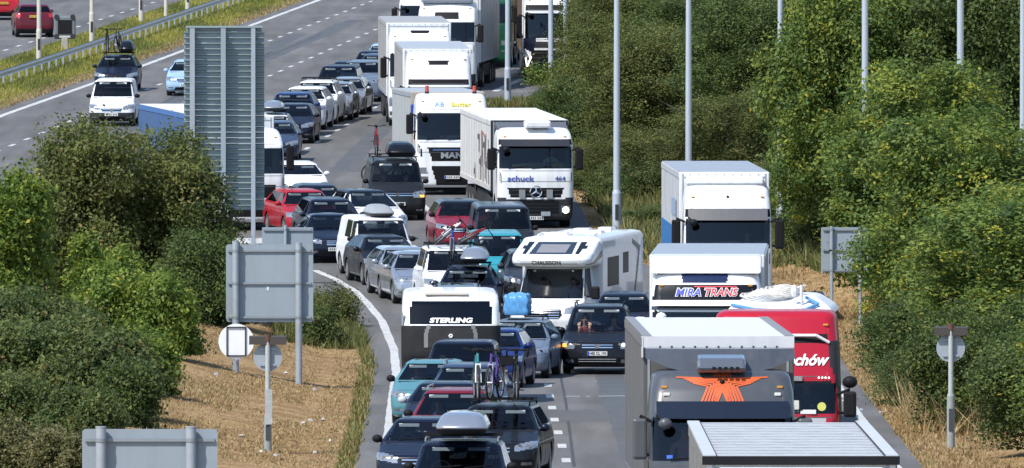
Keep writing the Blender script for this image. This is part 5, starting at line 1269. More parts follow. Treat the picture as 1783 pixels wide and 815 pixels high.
MB().sphere((1.46, .30, 2.30), (.15, .12, .12), 10).build('wide_mirror', BLK, r, True)
o = MB().cyl((.92, fy(.92, 1.78)-.03, 1.83), (.92, fy(.92, 1.78), 1.83), .085, n=14).build('sticker', pm('sticker_yellow', (.62, .62, .15), .5), r)
MB().box((.42, fy(.42, 1.85)-.02, 1.83), (.12, .02, .24)).build('sticker', pm('sticker_white', (.6, .6, .55), .5, var=.4, scale=20), r); MB().box((.66, fy(.66, 1.73)-.02, 1.73), (.30, .02, .08)).build('name_plate', PLATE_W, r)
mb = MB(); mb.tube([(-1.0, fy(-1, 2.98)-.03, 3.20), (.80, fy(.8, 2.98)-.03, 3.20), (1.05, fy(1.05, 3.1)-.03, 3.06)], .03); mb.build('roof_bar', WHITE, r)
ld = empty('sheeted_load', 'white sheeted hump with coiled rope and blue hose above the red cab', 'load', local(r, (0, 3.0, 3.57)), r.rotation_euler)
skin([(0, 0, 4.2, 1.05, .1, .05), (.10, .1, 4.1, 1.0, .1, .05), (.28, .7, 3.8, .74, .1, .05), (.33, .9, 3.5, .64, .1, .05), (.35, 1.5, 3, .3, .1, 0)], .08, [], ('sheet', pm('white_sheet', (.68, .70, .72), .5, var=.1, scale=4, bump=.4)), ld)
mb = MB(); g = random.Random(9)
for k in range(9): 
    cx, rr = -.25+.05*k, .55-.03*k; mb.tube([(cx+math.cos(a)*rr, .9+.5*math.sin(a)+.05*k, .33+.02*k+.03*math.sin(3*a+k)) for a in np.linspace(.1, math.pi*1.9, 14)], .022, 5)
mb.build('rope', pm('rope', (.62, .60, .55), .8), ld)
MB().tube([(-.95, .2, .16), (-.5, .02, .08), (0, -.03, .05), (.5, .0, .07), (.75, .2, .18), (.5, .5, .3)], .03).build('hose', pm('hose_blue', (.10, .28, .55), .4), ld)
mb = MB(); mb.cyl((.42, .3, .2), (.42, .3, .55), .03); mb.sphere((.28, .3, .42), (.07, .05, .14), 6); mb.build('fitting', pm('fitting_white', (.7, .7, .7), .5), ld)
lorry_driver('driver of the red lorry in a dark shirt', r, 'navy', 1.69)
# grey lorry with the orange star
GREYC = pm('paint_cab_grey', (.062, .068, .08), .35, 0, .4, .08, 2.0, streak=.2); NAVYG = pm('navy_gloss', (.008, .011, .02), .15, coat=1)
r, fy, cab, t = lorry('dark grey lorry with orange striped star on its roof front', 1259, 103.0, -1.7, 1.86, 2.60, 3.38, GREYC,
    [Z('grille', BLK, rect(.95, .5, 1.5)), Z('lower_panel', GREYC, rect(1.2, 1.55, 1.8))], dict(H=3.9, W=1.29, wall=pm('curtain_grey', (.115, .115, .118), .6, var=.12, streak=.5), roof=pm('tilt_roof', (.62, .63, .66), .55, var=.08, streak=.15), front=pm('front_grey', (.10, .105, .11), .6), frame=pm('rail_grey', (.16, .165, .175), .5), ribs=6),
    yt=.72, mirz=(1.88, 2.58), mirm=pm('mirror_grey', (.075, .08, .088), .4), visor=(NAVYG, 2.58, 2.865), mirx=1.40, res=.035); L_['orange'] = r
ORG = pm('star_orange', (.62, .10, .02), .45); ORGD = pm('star_orange', (0, 0, 0))
mb = MB()
def seg2(a, b, w_):
    a, b = Vector(a), Vector(b); n_ = (b-a).normalized(); n_ = Vector((-n_.y, n_.x))*w_/2; k = 8
    for i in range(k):
        p, q = a+(b-a)*i/k, a+(b-a)*(i+1)/k
        pts = [p-n_, q-n_, q+n_, p+n_]
        mb.add([(v.x, fy(v.x, v.y)-.016, v.y) for v in pts], [(0, 1, 2, 3)])
cv = lambda x_, y_: ((x_-492)/390, (1508-y_)/390)
for (p, e, b) in [((300, 272), (398, 293), (356, 390)), ((280, 263), (421, 283), (378, 390)), ((262, 254), (441, 272), (400, 390)), ((246, 246), (460, 262), (422, 390)), ((234, 238), (476, 252), (441, 390)), ((190, 234), (489, 243), (489, 262)), ((492, 275), (492, 276), (447, 390)), ((492, 312), (492, 313), (459, 390))]:
    for f_ in (1, -1):
        m_ = lambda q: ((cv(*q)[0]*f_), cv(*q)[1])
        seg2(m_(p), m_(e), .021); seg2(m_(e), m_(b), .036)
seg2(cv(492, 236), cv(492, 318), .10); seg2(cv(476, 262), cv(462, 335), .06); seg2(cv(508, 262), cv(522, 335), .06)
for x_ in (440, 458, 476, 494, 512, 530, 546): seg2(cv(x_, 232), cv(x_*.9+49, 205), .028)
mb.build('orange_star', ORG, r)
mb = MB(); vy_ = lambda x_, z_: fy(x_, 2.865)-.02-(2.865-z_)/.285*.18-.012      # the legs run on over the top of the visor
for b0 in (356, 378, 400, 422, 441, 458):
    for f_ in (1, -1):
        (xa, za), (xb, zb_) = cv(b0, 402), cv(b0-9, 428); xa *= f_; xb *= f_; za -= .02; zb_ -= .0
        mb.add([(xa-.018, vy_(xa, za), za), (xa+.018, vy_(xa, za), za), (xb+.018, vy_(xb, zb_), zb_), (xb-.018, vy_(xb, zb_), zb_)], [(3, 2, 1, 0)])
mb.build('star_tips', pm('star_tip_orange', (.26, .045, .015), .4), r)
MB().sphere((0, fy(0, 3.19)-.02, 3.19), .045, 8).build('roof_lamp', BLK, r, True)
for sx in (-1, 1): MB().box((sx*.94, fy(.94, 2.98)-.01, 2.98), (.11, .05, .055)).build('marker_lamp', pm('marker_white', (.7, .7, .65), .3), r, bevel=.01)
ac = MB(); ac.prism_x([(.5, 3.34), (.42, 3.42), (.5, 3.58), (.9, 3.64), (1.4, 3.60), (1.4, 3.34)], -.42, .40); o = ac.build('roof_air_unit', pm('unit_grey', (.13, .14, .165), .2, .3, 1), r, bevel=.05)
mb = MB()
for k in range(5): mb.box((-.14+.1*k, .415, 3.42), (.055, .04, .05))
mb.build('air_inlets', BLK, o)
dfl = MB(); n = 12
for i in range(n):                                  # hollow wing shaped deflector
    x0, x1 = -1.27+2.54*i/n, -1.27+2.54*(i+1)/n
    q = []
    for x in (x0, x1):
        e = max(0, abs(x)-.75)/.52; q += [(x, .95+.5*e, 3.36+.2*e), (x, 1.5+.3*e, 3.72), (x, 2.5, 3.72), (x, 2.5, 3.36+.2*e)]
    dfl.add(q, [(0, 4, 5, 1), (1, 5, 6, 2), (3, 2, 6, 7), (0, 3, 7, 4)])
dfl.build('roof_deflector', GREYC, r)
tr = [o for o in bpy.data.objects if o.name.startswith('trailer') and o.parent is r and 'frame' not in o.name][0]
mb = MB(); mb.box((0, 2.70, 3.81), (2.60, .03, .19)); mb.box((-1.297, 2.95, 3.72), (.02, .55, .36)); mb.build('tilt_flap', pm('tilt_roof', (0, 0, 0)), tr)
mb = MB()
for k in range(11): mb.box((-1.0+.2*k, 2.675, 3.725), (.03, .02, .035))
mb.build('tilt_buckles', DKG, tr)
for sx in (-1, 1): MB().box((sx*1.22, 2.72+6.8, 3.905), (.16, 13.6, .03)).build('roof_edge', pm('roof_edge_grey', (.22, .225, .235), .5), tr)
lorry_driver('driver of the dark grey lorry with orange star', r, 'pink', 1.86)
MB().box((-.90, fy(-.9, 1.95)-.012, 1.93), (.10, .014, .06)).build('screen_sticker', pm('sticker_blue', (.08, .2, .75), .4), r)
person('passenger with bent arm in the dark grey lorry', r, (-.62, 1.0, 1.66), 'sit', SH['pink'])
# nearest lorry, only its trailer roof in view
r, fy, cab, t = lorry('nearest lorry of which only the ribbed grey trailer roof shows at the bottom', 1404, 140.0, -1.4, 1.9, 2.75, 3.2, WHITE, [Z('grille', BLK, rect(.9, .6, 1.5))],
    dict(H=3.80, W=1.20, wall=pm('wall_dark_grey', (.20, .20, .20), .5), roof=pm('ribbed_roof', (.46, .47, .49), .5, var=.1, streak=.3), front=WHT, ribs=5), yt=.8); L_['near'] = r
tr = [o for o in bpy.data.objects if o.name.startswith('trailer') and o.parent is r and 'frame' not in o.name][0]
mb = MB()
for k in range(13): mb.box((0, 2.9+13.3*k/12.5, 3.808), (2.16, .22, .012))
mb.build('roof_ribs', pm('rib_grey', (.36, .37, .385), .6, var=.12, streak=.3), tr)  # ribs in a darker grey than the roof sheet
for sx in (-1, 1):
    MB().box((sx*1.155, 2.75+6.8, 3.815), (.16, 13.6, .03)).build('roof_edge', pm('edge_light', (.50, .52, .55), .5), tr)
    MB().box((sx*1.07, 2.75+6.8, 3.813), (.02, 13.5, .03)).build('roof_seam', DKG, tr)
MB().box((0, 2.72, 3.76), (2.5, .05, .11)).build('front_trim', BLK, tr); MB().prism_x([(2.70, 2.2), (2.3, 3.0), (2.45, 3.62), (2.70, 3.70)], -1.1, 1.1).build('wind_deflector', WHITE, r, bevel=.08)

# ------------------------------------------------------------------ motorhome and caravan
mh = put('motorhome', 'white motorhome with black roof window above its cab', 'motorhome', 944, 63.6, 14, None, y=594)
MW = WHITE
rings = [(.22, .16, 2.6, .88, .26, .12), (.28, .05, 2.6, .97, .32, .14), (.55, .0, 2.6, 1.0, .34, .16), (.70, .03, 2.6, 1.01, .34, .16), (.88, .12, 2.6, 1.0, .34, .16), (.93, .26, 2.6, .99, .3, .15), (1.05, .82, 2.6, .97, .18, .14), (1.10, .92, 2.6, .955, .16, .14), (1.94, 1.42, 2.6, .87, .14, .12), (2.1, 1.5, 2.6, .84, .14, .1)]
arch = [(.95+math.cos(t_)*.40, .34+math.sin(t_)*.40) for t_ in np.linspace(-.9, math.pi+.9, 16)]
b_, fy, h_ = skin(rings, .035, [('arch', BLK, 'S', arch, dict(hole=1)), ('windscreen', glass('motorhome_glass', (.30, .34, .38), .9), 'F', [(-9, 1.12), (9, 1.12), (9, 1.92), (-9, 1.92)], dict(rel=.06)), ('side_window', GLD, 'S', [(1.12, 1.16), (2.05, 1.14), (2.05, 1.92), (1.55, 1.92)]),
    ('grille', BLK, 'F', [(-.46, .58), (.46, .58), (.56, .68), (.50, .86), (-.50, .86), (-.56, .68)]), ('headlight', LAMP, 'F', [(.60, .72), (.96, .76), (1.0, .98), (.62, .86)], dict(mirror=1, lift=.006)), ('lower_grille', BLK, 'F', [(-.5, .28), (.5, .28), (.5, .38), (-.5, .38)]), ('fog_lamp', LAMPD, 'F', [(.68, .32), (.9, .33), (.9, .42), (.68, .42)], dict(mirror=1)),
    ('bonnet', MW, 'F', [(-.8, .92), (.8, .92), (.76, 1.07), (-.76, 1.07)], dict(lift=.005)), ('door', MW, 'S', [(1.35, .4), (2.2, .4), (2.2, 1.1), (1.12, 1.1)], dict(lift=.004))], ('cab_body', MW), mh, sres=.05)
grid_bars(mh, fy, .47, (.62, .69, .76, .82), CHROME, .022, .015); MB().sphere((0, fy(0, .72)-.02, .72), (.10, .03, .05), 10).build('badge', pm('badge_pale', (.6, .62, .65), .3, .6), mh, True)
plate(mh, .46, fy, 'WX67 AOY', eu=True)
for sx in (-1, 1):
    wheel(mh, sx*.88, .95, .34, .22); wheel(mh, sx*.95, 5.4, .34, .22)
    o = MB().box((sx*1.20, 1.35, 1.25), (.24, .14, .36)).build('door_mirror', BLK, mh, bevel=.05); MB().tube([(sx*.95, 1.4, 1.15), (sx*1.2, 1.38, 1.12)], .03).build('mirror_arm', BLK, o)
    MB().box((sx*.33, 1.42, 1.85), (.5, .02, .05), rx=-.5).build('sun_visor', VISOR, mh)
MB().box((0, 1.15, .98), (1.7, .5, .2)).build('dashboard', TRIM, mh); MB().box((0, 1.6, .5), (1.6, 2.4, .4)).build('floor_pan', BLK, mh); seats(mh, 2.0, .72, .42)
# overcab pod
oz = [(1.96, 1.36, 2.7, .98, .3, .14), (2.0, .92, 2.7, 1.10, .4, .2), (2.08, .72, 2.7, 1.14, .45, .26), (2.20, .72, 2.7, 1.15, .45, .26), (2.32, .86, 2.7, 1.145, .45, .25), (2.64, 1.9, 2.7, 1.10, .35, .14), (2.71, 2.2, 2.7, 1.0, .2, .1), (2.74, 2.45, 2.7, .6, .1, 0)]
b_, ofy, h_ = skin(oz, .03, [('roof_window', pm('roof_window_dark', (.012, .013, .016), .15, coat=1), 'F', [(-.62, 2.34), (.62, 2.34), (.56, 2.64), (-.56, 2.64)]), ('window_wing', BLACKP, 'F', [(.70, 2.34), (.76, 2.34), (.90, 2.50), (.84, 2.64), (.66, 2.64)], dict(mirror=1)),
    ('side_swoosh', pm('swoosh_dark', (.02, .02, .025), .3), 'S', [(.9, 2.03), (1.5, 2.15), (2.6, 2.45), (2.6, 2.25), (1.6, 2.06)]), ('grey_band', pm('band_grey', (.50, .51, .52), .4), 'F', [(-.8, 2.04), (.8, 2.04), (.9, 2.17), (-.9, 2.17)])], ('overcab', MW), mh, sres=.05)
q = strip((-.42, 2.38, .42, 2.58), ofy, .012); q.build('sun_blind', pm('blind_silver', (.30, .30, .31), .4, .3), mh)
write('lettering', 'CHAUSSON', .15, pm('letter_grey', (.03, .03, .033), .5), mh, -.05, 2.105, ofy, .05, xs=1.05, weight=.006)
# living body
WDK = pm('motorhome_window', (.010, .011, .013), .55)
MB().box((0, 2.5, 1.5), (1.7, .06, 1.2)).box((0, 2.0, 2.03), (1.6, 1.0, .04)).build('partition', TRIM, mh)
lb = [(.32, 2.35, 7.2, 1.10, .08, 0), (.40, 2.35, 7.25, 1.15, .08, 0), (2.62, 2.35, 7.3, 1.16, .10, 0), (2.72, 2.35, 7.2, 1.10, .10, 0), (2.76, 2.4, 7.0, .9, .1, 0)]
MGREY = pm('motorhome_side', (.62, .63, .65), .35, coat=.6, var=.05)
b_, f_, h_ = skin(lb, .06, [('arch', BLK, 'S', [(5.4+math.cos(t_)*.42, .34+math.sin(t_)*.42) for t_ in np.linspace(-.9, math.pi+.9, 16)], dict(hole=1)), ('side_window', WDK, 'S', [(2.95, 1.35), (4.35, 1.35), (4.35, 2.15), (2.95, 2.15)]), ('side_window', WDK, 'S', [(4.8, 1.6), (5.5, 1.6), (5.5, 2.2), (4.8, 2.2)]),
    ('side_stripe', pm('stripe_dark', (.08, .08, .085), .4), 'S', [(5.9, .6), (6.1, .6), (6.9, 2.3), (5.9, 2.55), (5.9, 2.40), (6.6, 2.2)])], ('living_body', MGREY), mh, sres=.06, smooth=1)
for (x, y, w_, l_) in ((-.3, 3.2, .7, .7), (.45, 4.4, .5, .5), (-.2, 5.6, .5, .5), (.3, 6.3, .4, .4)): MB().box((x, y, 2.80), (w_, l_, .10), top=.85).build('roof_hatch', WHITE, mh, bevel=.02)
mb = MB(); mb.tube([(-.8, 2.8, 2.78), (-.8, 3.3, 2.82), (.8, 3.3, 2.82), (.8, 2.8, 2.78)], .025); mb.build('roof_rail', WHITE, mh)
person('driver of the white motorhome', mh, (-.42, 1.95, .82), 'drive', SH['navy'])
person('passenger of the white motorhome in a pale top', mh, (.42, 1.95, .82), 'sit', SH['white'])
cv_ = put('caravan', 'white caravan with black front cover lettered STERLING behind the black four by four', 'caravan', 785, 72.0, -.3)
rings = [(.42, .30, 6.2, 1.08, .2, .1), (.55, .12, 6.3, 1.16, .24, .12), (1.2, .0, 6.3, 1.18, .25, .14), (1.88, .10, 6.3, 1.18, .25, .14), (2.42, .40, 6.3, 1.17, .22, .12), (2.58, .62, 6.25, 1.15, .22, .1), (2.66, .95, 6.2, 1.08, .2, .06), (2.69, 1.5, 6.1, .9, .1, .02)]
COVER = pm('front_cover', (.024, .025, .027), .55, var=.35, scale=4, bump=.6, spec=.12)
b_, fy, h_ = skin(rings, .04, [('front_window', glass('caravan_window', (.02, .03, .045), 1.2), 'F', [(-1.0, 1.93), (1.0, 1.93), (.97, 2.48), (-.97, 2.48)]), ('front_cover', COVER, 'F', [(-1.3, .55), (1.3, .55), (1.3, 1.89), (-1.3, 1.89)], dict(lift=.03))], ('body', WHITE), cv_, sres=.08)
MB().box((0, 1.4, 2.2), (2.1, .05, .7)).build('blind', pm('blind_dark', (.02, .025, .04), .8), cv_)
write('lettering', 'STERLING', .155, WH_, cv_, 0, 2.01, fy, .02, xs=1.5, weight=.008, shear=.15)
PG = pm('cover_patch_grey', (.17, .17, .175), .6)
mb = MB()
for sx in (-1, 1):
    for k in range(6):
        x0 = sx*(.60-.02*max(0, k-3)**1.5); z0 = 1.36+.09*k; q = strip((x0-.05, z0, x0+.05, z0+.09), fy, .045, 2); mb.add(q.v, q.f)
mb.build('reflective_strip', PG, cv_); q = strip((-.54, 1.36, .54, 1.84), fy, .038); q.build('cover_panel', pm('cover_panel', (.035, .036, .038), .7, var=.25, scale=5, bump=.4, spec=.12), cv_)
mb = MB()
for k in range(6): a = k*math.pi/3; mb.sphere((math.cos(a)*.035, fy(0, 1.62)-.05, 1.64+math.sin(a)*.035), .024, 6)
mb.build('flower_emblem', WH_, cv_)
MB().box((-.1, .75, 2.64), (1.05, .3, .06)).build('roof_light', pm('roof_light_grey', (.55, .5, .45), .4), cv_, bevel=.02)
for x in (-.45, .4): MB().box((x, 2.2, 2.72), (.6, .6, .1), top=.85).build('roof_hatch', WHITE, cv_, bevel=.02)
for sx in (-1, 1): wheel(cv_, sx*.98, 3.4, .33, .2); MB().box((sx*1.17, fy(1.1, 1.9)+.1, 2.05), (.04, .1, .3)).build('grab_handle', GALV, cv_)
MB().tube([(-.5, .3, .45), (0, -1.0, .45), (.5, .3, .45)], .05).build('tow_hitch', CH_, cv_); MB().box((0, 3.2, .5), (1.6, 5.2, .15)).build('chassis', CH_, cv_)
# ------------------------------------------------------------------ signs, posts, barrier
def base(px, d, dz=0.0):
    X = (px-891.5)*d/F; return (X, d, float(ground_z(X, d))+dz)
def zat(py, d): return CH-(py-YH)*d/F
def M_(px, d): return (px-891.5)*d/F
def board_back(label, x0, x1, y0, y1, d, posts, rails, pr=.09, thick=.03, base_drop=.3, r=.06, name='sign_back', cat='sign'):
    """back of a road sign given by its image box at distance d"""
    cx = (x0+x1)/2; X = M_(cx, d); zg = float(ground_z(X, d)); o = empty(name, label, cat, (X, d, zg))
    w = (x1-x0)*d/F; zt, zb = zat(y0, d)-zg, zat(y1, d)-zg
    mb = MB(); pts = []
    for (sx, sz, a0) in ((1, 1, 0), (-1, 1, 90), (-1, -1, 180), (1, -1, 270)):
        for k in range(5):
            a = R(a0+k*22.5); pts.append((sx*(w/2-r)+math.cos(a)*r, ((zt+zb)/2+sz*((zt-zb)/2-r))+math.sin(a)*r))
    mb.prism(pts[::-1], pr*2+.05, pr*2+.05+thick); mb.build('panel', SIGNB, o)
    for zf in rails:
        z = zb+(zt-zb)*zf; MB().box((0, pr*2+.025, z), (w-.1, .045, .055)).build('rail', pm('rail_steel', (.27, .30, .33), .5, .3), o)
    for (ppx, top) in posts:
        x = M_(ppx, d)-X; gz = float(ground_z(X+x, d))-zg
        pz = zat(top, d)-zg
        p = MB().cyl((x, pr, gz-base_drop), (x, pr, pz), pr, n=16).build('post', GALV, o, True)
        MB().cyl((x, pr, pz), (x, pr, pz+.02), pr*1.06, n=16).build('post_cap', GALV, p, True)
        cl = MB()
        for zf in rails: cl.cyl((x, pr, zb+(zt-zb)*zf-.03), (x, pr, zb+(zt-zb)*zf+.03), pr*1.12, n=14)
        cl.build('clamp', pm('clamp_steel', (.25, .28, .30), .5, .3), p, True)
    return o, w, zt, zb, X, zg
board_back('grey back of a square sign on two round posts on the dry gore', 393, 545, 426, 561, 318, [(410, 421), (520, 424)], (.06, .5, .92), pr=.085)
board_back('grey sign back at the bottom cut by the frame', 142, 378, 748, 985, 213, [(175, 745), (332, 745)], (.06, .5, .92), pr=.088)
board_back('small grey sign back peeping above the square sign', 456, 545, 396, 440, 379, [(497, 393)], (.2, .9), pr=.05, r=.02)
board_back('weathered grey square sign back at the edge of the right wood', 1430, 1512, 396, 475, 358, [(1448, 395), (1498, 395)], (.05, .5, .95), pr=.05, r=.03)
mb = MB(); d = 366

# tall ribbed sign
d = 389; cx = 390; X = M_(cx, d); zg = float(ground_z(X, d)); o = empty('ribbed_sign_back', 'tall blue grey sign back made of horizontal planks on three uprights', 'sign', (X, d, zg))
w = 140*d/F; zt, zb = zat(45, d)-zg, zat(366, d)-zg; n = 33; h = (zt-zb)/n
PLK = pm('plank_blue_grey', (.27, .335, .355), .5, .15, var=.06)
mb = MB()
for i in range(n):
    z0 = zb+i*h; ww = w-.16 if i == n-1 else w
    mb.prism_x([(.30, z0), (.28, z0+h*.10), (.28, z0+h*.70), (.20, z0+h*.80), (.20, z0+h*.97), (.30, z0+h*.97)], -ww/2, ww/2)
mb.build('plank_panel', PLK, o)
for ppx in (335, 389, 441):
    x = M_(ppx, d)-X; gz = float(ground_z(X+x, d))-zg
    wd_ = .13 if ppx == 441 else .15
    MB().box((x, .0, (zt-.05+gz)/2-.1), (.03, .36, zt-gz+.1)).box((x, -.19, (zt-.05+gz)/2-.1), (wd_, .025, zt-gz+.1)).box((x, .187, (zt-.05+gz)/2-.1), (wd_, .02, zt-gz+.1)).build('upright', GALV if ppx != 389 else SIGNB, o)
MB().box((0, .17, zt-.03), (w-.12, .10, .06)).build('top_rail', PLK, o)
def mark(px, py, d, w, h, mat, name='sticker'):
    for o in list(col.objects):
        if o.get('category') == 'sign' and abs(o.location.y-d) < 1e-3 and o.type == 'EMPTY' and abs(M_(px, d)-o.location.x) < 2.5:
            MB().box((M_(px, d)-o.location.x, .214, zat(py, d)-o.location.z), (w, .01, h)).build(name, mat, o); return
STW = pm('sticker_pale', (.68, .70, .70), .6)
mark(466, 503, 318, .05, .09, STW); mark(1438, 461, 358, .10, .05, STW); mark(1440, 466, 358, .07, .05, STW); mark(402, 551, 318, .06, .05, pm('sticker_lime', (.45, .45, .06), .6))
# discs
def disc(label, px, py, rad, d, face, bracket, post=None, tbar=None, sleeve=None, name='round_sign', lean=0.0):
    X = M_(px, d); zg = float(ground_z(X, d)); o = empty(name, label, 'sign', (X, d, zg)); z = zat(py, d)-zg; r_ = rad*d/F
    MB().cyl((0, .13, z), (0, .155, z), r_, n=32).build('disc', face, o, True)
    q = MB(); 
    if bracket == 'frame':
        a, b = r_*.52, r_*.80
        for sx in (-1, 1): q.box((sx*a, .11, z), (.03, .03, 2*b))
        for sz in (-1, 1): q.box((0, .11, z+sz*b), (2*a+.03, .03, .03))
    else: q.box((0, .11, z+r_*.55), (r_*1.1, .03, .04)); q.box((0, .11, z-r_*.55), (r_*1.1, .03, .04))
    q.build('bracket', DKG if bracket == 'frame' else GALV, o)
    if post:
        top, pr, low_top, lr = post
        zt_ = zat(top, d)-zg; zl = zat(low_top, d)-zg
        p = MB().cyl((0, .05, zl), (0, .05, zt_), pr, n=12).build('post', pm('post_lichen', (.40, .43, .42), .7, var=.2, scale=6), o, True)
        MB().cyl((0, .05, zt_-.06), (0, .05, zt_+.08), pr*1.35, n=12).build('post_cap', pm('rust_brown', (.11, .05, .03), .7), p, True)
        MB().cyl((0, .05, -.3), (0, .05, zl), lr, lr*.95, n=14).cyl((0, .05, zl), (0, .05, zl+.08), lr*.95, pr, n=14).build('post_base', pm('post_base_grey', (.28, .30, .29), .75, var=.25, scale=6), o, True)
        MB().box((0, .05-lr, zl*.55), (lr*1.05, .03, zl*.42)).build('access_door', pm('door_dark', (.05, .055, .055), .6), o)
    if tbar:
        zz = zat(tbar[0], d)-zg; MB().prism_x([(.0, zz-.09), (.0, zz+.08), (.25, zz+.10), (.25, zz-.05)], -tbar[1], tbar[1]).build('lamp_housing', pm('housing_brown', (.06, .05, .045), .6), o)
    return o
disc('white backed round sign fixed to the left post of the square sign', 411, 595, 31, 317, pm('disc_white', (.78, .80, .82), .5), 'frame')
lp = disc('grey backed round sign on its own post in the dry gore grass', 466, 622, 25, 271, pm('disc_grey', (.33, .37, .41), .5, .1), 'bars', (589, .055, 727, .085), (593, .40))
MB().box((0.02, -.06, .95), (.15, .04, .75), rz=.1).build('peeling_wrap', pm('wrap_plastic', (.42, .44, .45), .6, var=.3, scale=9, bump=.6), lp)
disc('grey backed round sign on its own post beside the right wood', 1656, 606, 25, 275, pm('disc_grey', (0, 0, 0)), 'bars', (570, .055, 690, .09), (577, .36))
# lamp posts
PLM = pm('lamp_post_grey', (.43, .48, .54), .5, .15, var=.08, scale=2); LPG = 'lamp posts beside the motorway'
def lamp_post(label, px, d, r0=.11, r1=.075, h=11.0, mat=None, arm=1.5):
    x, y, z = base(px, d); o = empty('lamp_post', label, 'lamp post', (x, y, z), group=LPG)
    m = mat or PLM
    MB().cyl((0, 0, -.3), (0, 0, 1.5), r0*1.25, n=14).cyl((0, 0, 1.5), (0, 0, 1.62), r0*1.25, r0, 14).build('post_base', m, o, True)
    MB().cyl((0, 0, 1.6), (0, 0, h), r0, r1, 14).build('post', m, o, True)
    MB().box((0, -r0*1.25-.004, .9), (.11, .012, .5)).build('access_door', DKG, o)
    a = MB().tube([(0, 0, h), (-.3, 0, h+.25), (-arm, 0, h+.4)], [r1, r1*.8, .04]).build('arm', m, o, True)
    MB().box((-arm-.3, 0, h+.40), (.7, .28, .14)).build('lantern', DKG, a, bevel=.04)
    return o
lamp_post('lamp post right of the lorry with the three pointed star', 1074, 405, .115)
lamp_post('lamp post above the roof of the white lorry with blue patch', 1199, 418, .11)
lamp_post('lamp post just right of the mirror of the lorry with blue patch', 1359, 388, .11)
lamp_post('lamp post swallowed by leaves above the square sign back', 1506, 374, .10, .09)
lamp_post('lamp post with only its top showing above the ash trees, left one', 1594, 412, .11)
lamp_post('lamp post with only its top showing above the ash trees, middle one', 1672, 372, .10, .095)
lamp_post('lamp post at the right edge of the photo among the trees', 1781, 352, .09)
lamp_post('far lamp post left of the pair in front of the far lorries', 884, 518, .11)
lamp_post('far lamp post right of the pair in front of the far lorries', 959, 516, .105)
lamp_post('thin white far lamp post beside the distant lorry', 984, 528, .085)
PALE = pm('lamp_post_pale', (.52, .50, .44), .6, var=.12, scale=3)
for px, py, lab in ((68, 112, 'pale lamp post in the reservation at the left beside the barrier'), (160, 80, 'pale lamp post in the reservation above the navy estate'), (246, 40, 'pale lamp post in the reservation left of the short stub post'), (327, 26, 'farthest pale lamp post in the reservation')):
    lamp_post(lab, px, F/s_of(py), .10, .09, 10, PALE)
x, y, z = base(289, F/s_of(34)); o = empty('stub_post', 'short pale stub post between two reservation lamp posts', 'post', (x, y, z)); MB().cyl((0, 0, -.2), (0, 0, 1.05), .1, n=10).build('post', PALE, o, True); MB().cyl((0, 0, 1.05), (0, 0, 1.3), .06, n=8).build('cap', DKG, o, True)
# matrix signal
dd_ = F/s_of(88); x, y, z = base(113, dd_); o = empty('matrix_signal', 'grey matrix signal box with four corner lamps on a concrete stub', 'signal', (x, y, z)); zc = zat(45, dd_)-z
k = dd_/F
MB().box((0, 0, zc-.08), (38*k, .25, 40*k)).build('cabinet', pm('cabinet_grey', (.14, .16, .17), .6), o, bevel=.08)
MB().box((0, -.14, zc-.05), (24*k, .04, 24*k)).build('display', BLK, o); MB().box((0, -.13, zc-19*k), (20*k, .06, 3*k)).build('label_strip', pm('strip_white', (.5, .5, .48), .6), o)
for sx in (-1, 1):
    for sz in (-1, 1): MB().cyl((sx*14*k, -.17, zc-.04+sz*17*k), (sx*14*k, -.05, zc-.04+sz*17*k), 4.5*k, n=12).build('corner_lamp', DKG, o, True)
MB().cyl((0, 0, .3), (0, 0, zc-.5), .07, n=10).build('post', GALV, o, True); MB().box((0, 0, .22), (13*k, .4, .75), top=.85).build('concrete_stub', pm('concrete', (.33, .31, .28), .85, var=.2), o, bevel=.04)
# crash barrier
o = empty('crash_barrier', 'long galvanised steel crash barrier along the central reservation', 'barrier', (0, 500, 0))
dl = np.arange(430, 760, 3.2); P3 = [(float(X_L(d))-3.3, d, float(zr(d))) for d in dl]
RAILM = pm('barrier_steel', (.46, .48, .50), .4, .3, var=.15, scale=1)
mb = MB()
for (a, b) in zip(P3, P3[1:]):
    prof = [(0, .42), (-.05, .47), (0, .53), (0, .60), (-.05, .66), (0, .72)]
    v = [(p[0]-q[0]*-1, p[1]-500, p[2]+q[1]) for p in (a, b) for q in prof]
    mb.add(v, [(i, i+6, i+7, i+1) for i in range(5)])
mb.build('rail', RAILM, o, True)
pm0 = None
for i, p in enumerate(P3):
    if i >= 98: break
    if pm0 is None: pm0 = MB().box((0, 0, .3), (.08, .1, .75)).build('post', GALV, o); q = pm0
    else: q = pm0.copy(); col.objects.link(q)
    q.location = (p[0]-.08, p[1]-500+.05, p[2])
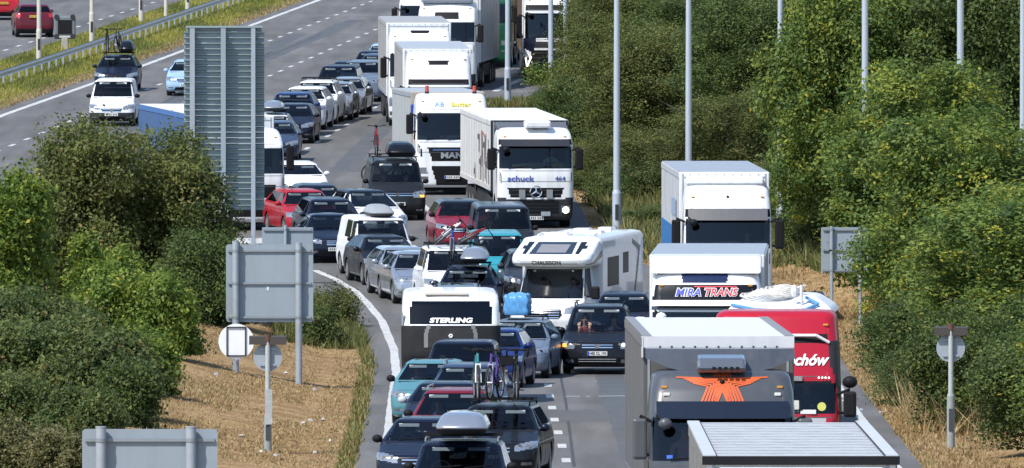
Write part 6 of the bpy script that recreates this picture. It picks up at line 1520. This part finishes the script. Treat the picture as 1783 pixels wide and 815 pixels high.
# guard rail stub on the nose behind the square sign
o = empty('white_barrier', 'short white barrier on the gore nose below the ribbed sign', 'barrier', base(425, 394)); 
MB().box((0, 0, .55), (1.2, .05, .16)).box((0, 0, .25), (1.2, .05, .12)).build('rail', WHT, o)
for x in (-.5, .5): MB().box((x, .05, .3), (.08, .06, .7)).build('post', GALV, o)
# litter and stones
LT = [pm('litter_white', (.52, .52, .5), .7), pm('litter_blue', (.35, .4, .5), .7), pm('litter_grey', (.4, .4, .38), .7)]
g = random.Random(12)
for i, (px, py) in enumerate([(497, 666), (548, 683), (528, 741), (540, 735), (562, 733), (420, 776), (455, 796), (480, 800), (548, 790), (575, 770), (376, 690), (1462, 718), (1480, 722), (1500, 716), (1535, 720), (1470, 700), (1582, 698), (1748, 777), (1700, 740)]):
    x, d = at(px, py); z = float(ground_z(x, d)); 
    if px < 600: d -= (z-float(zr(d)))*F/(s_of(py)*s_of(py))*0.0
    mb = MB(); mb.box((0, 0, .02), (g.uniform(.04, .13), g.uniform(.05, .15), g.uniform(.03, .06)), rz=g.uniform(0, 3), rx=g.uniform(-.4, .4), top=.6)
    o = mb.build('litter', LT[i % 3], None); o.location = (x, d, z+.02); tag(o, 'scrap of litter lying on the dry verge grass', 'litter', 'scraps of litter on the verges')
for i, (px, py, sc_, lab) in enumerate([(899, 137, .42, 'pale boulder at the kerb in front of the far lorry'), (1128, 398, .35, 'grey stone behind the motorhome roof'), (1145, 405, .28, 'smaller grey stone beside the white lorry with blue patch'), (1420, 530, .4, 'rubble block behind the red lorry'), (1400, 525, .3, 'rubble lump left of the block behind the red lorry')]):
    x, d = at(px, py); mb = MB(); mb.sphere((0, 0, sc_*.4), (sc_*1.1, sc_*.8, sc_*.6), 9)
    mb.v = [(a*g.uniform(.85, 1.1), b*g.uniform(.85, 1.1), c*g.uniform(.85, 1.1)) for a, b, c in mb.v]
    o = mb.build('boulder', pm('stone', (.42, .39, .34), .9, var=.2, scale=6, bump=.4), None); o.location = (x, d, float(ground_z(x, d))); tag(o, lab, 'stone')
bpy.context.view_layer.update()
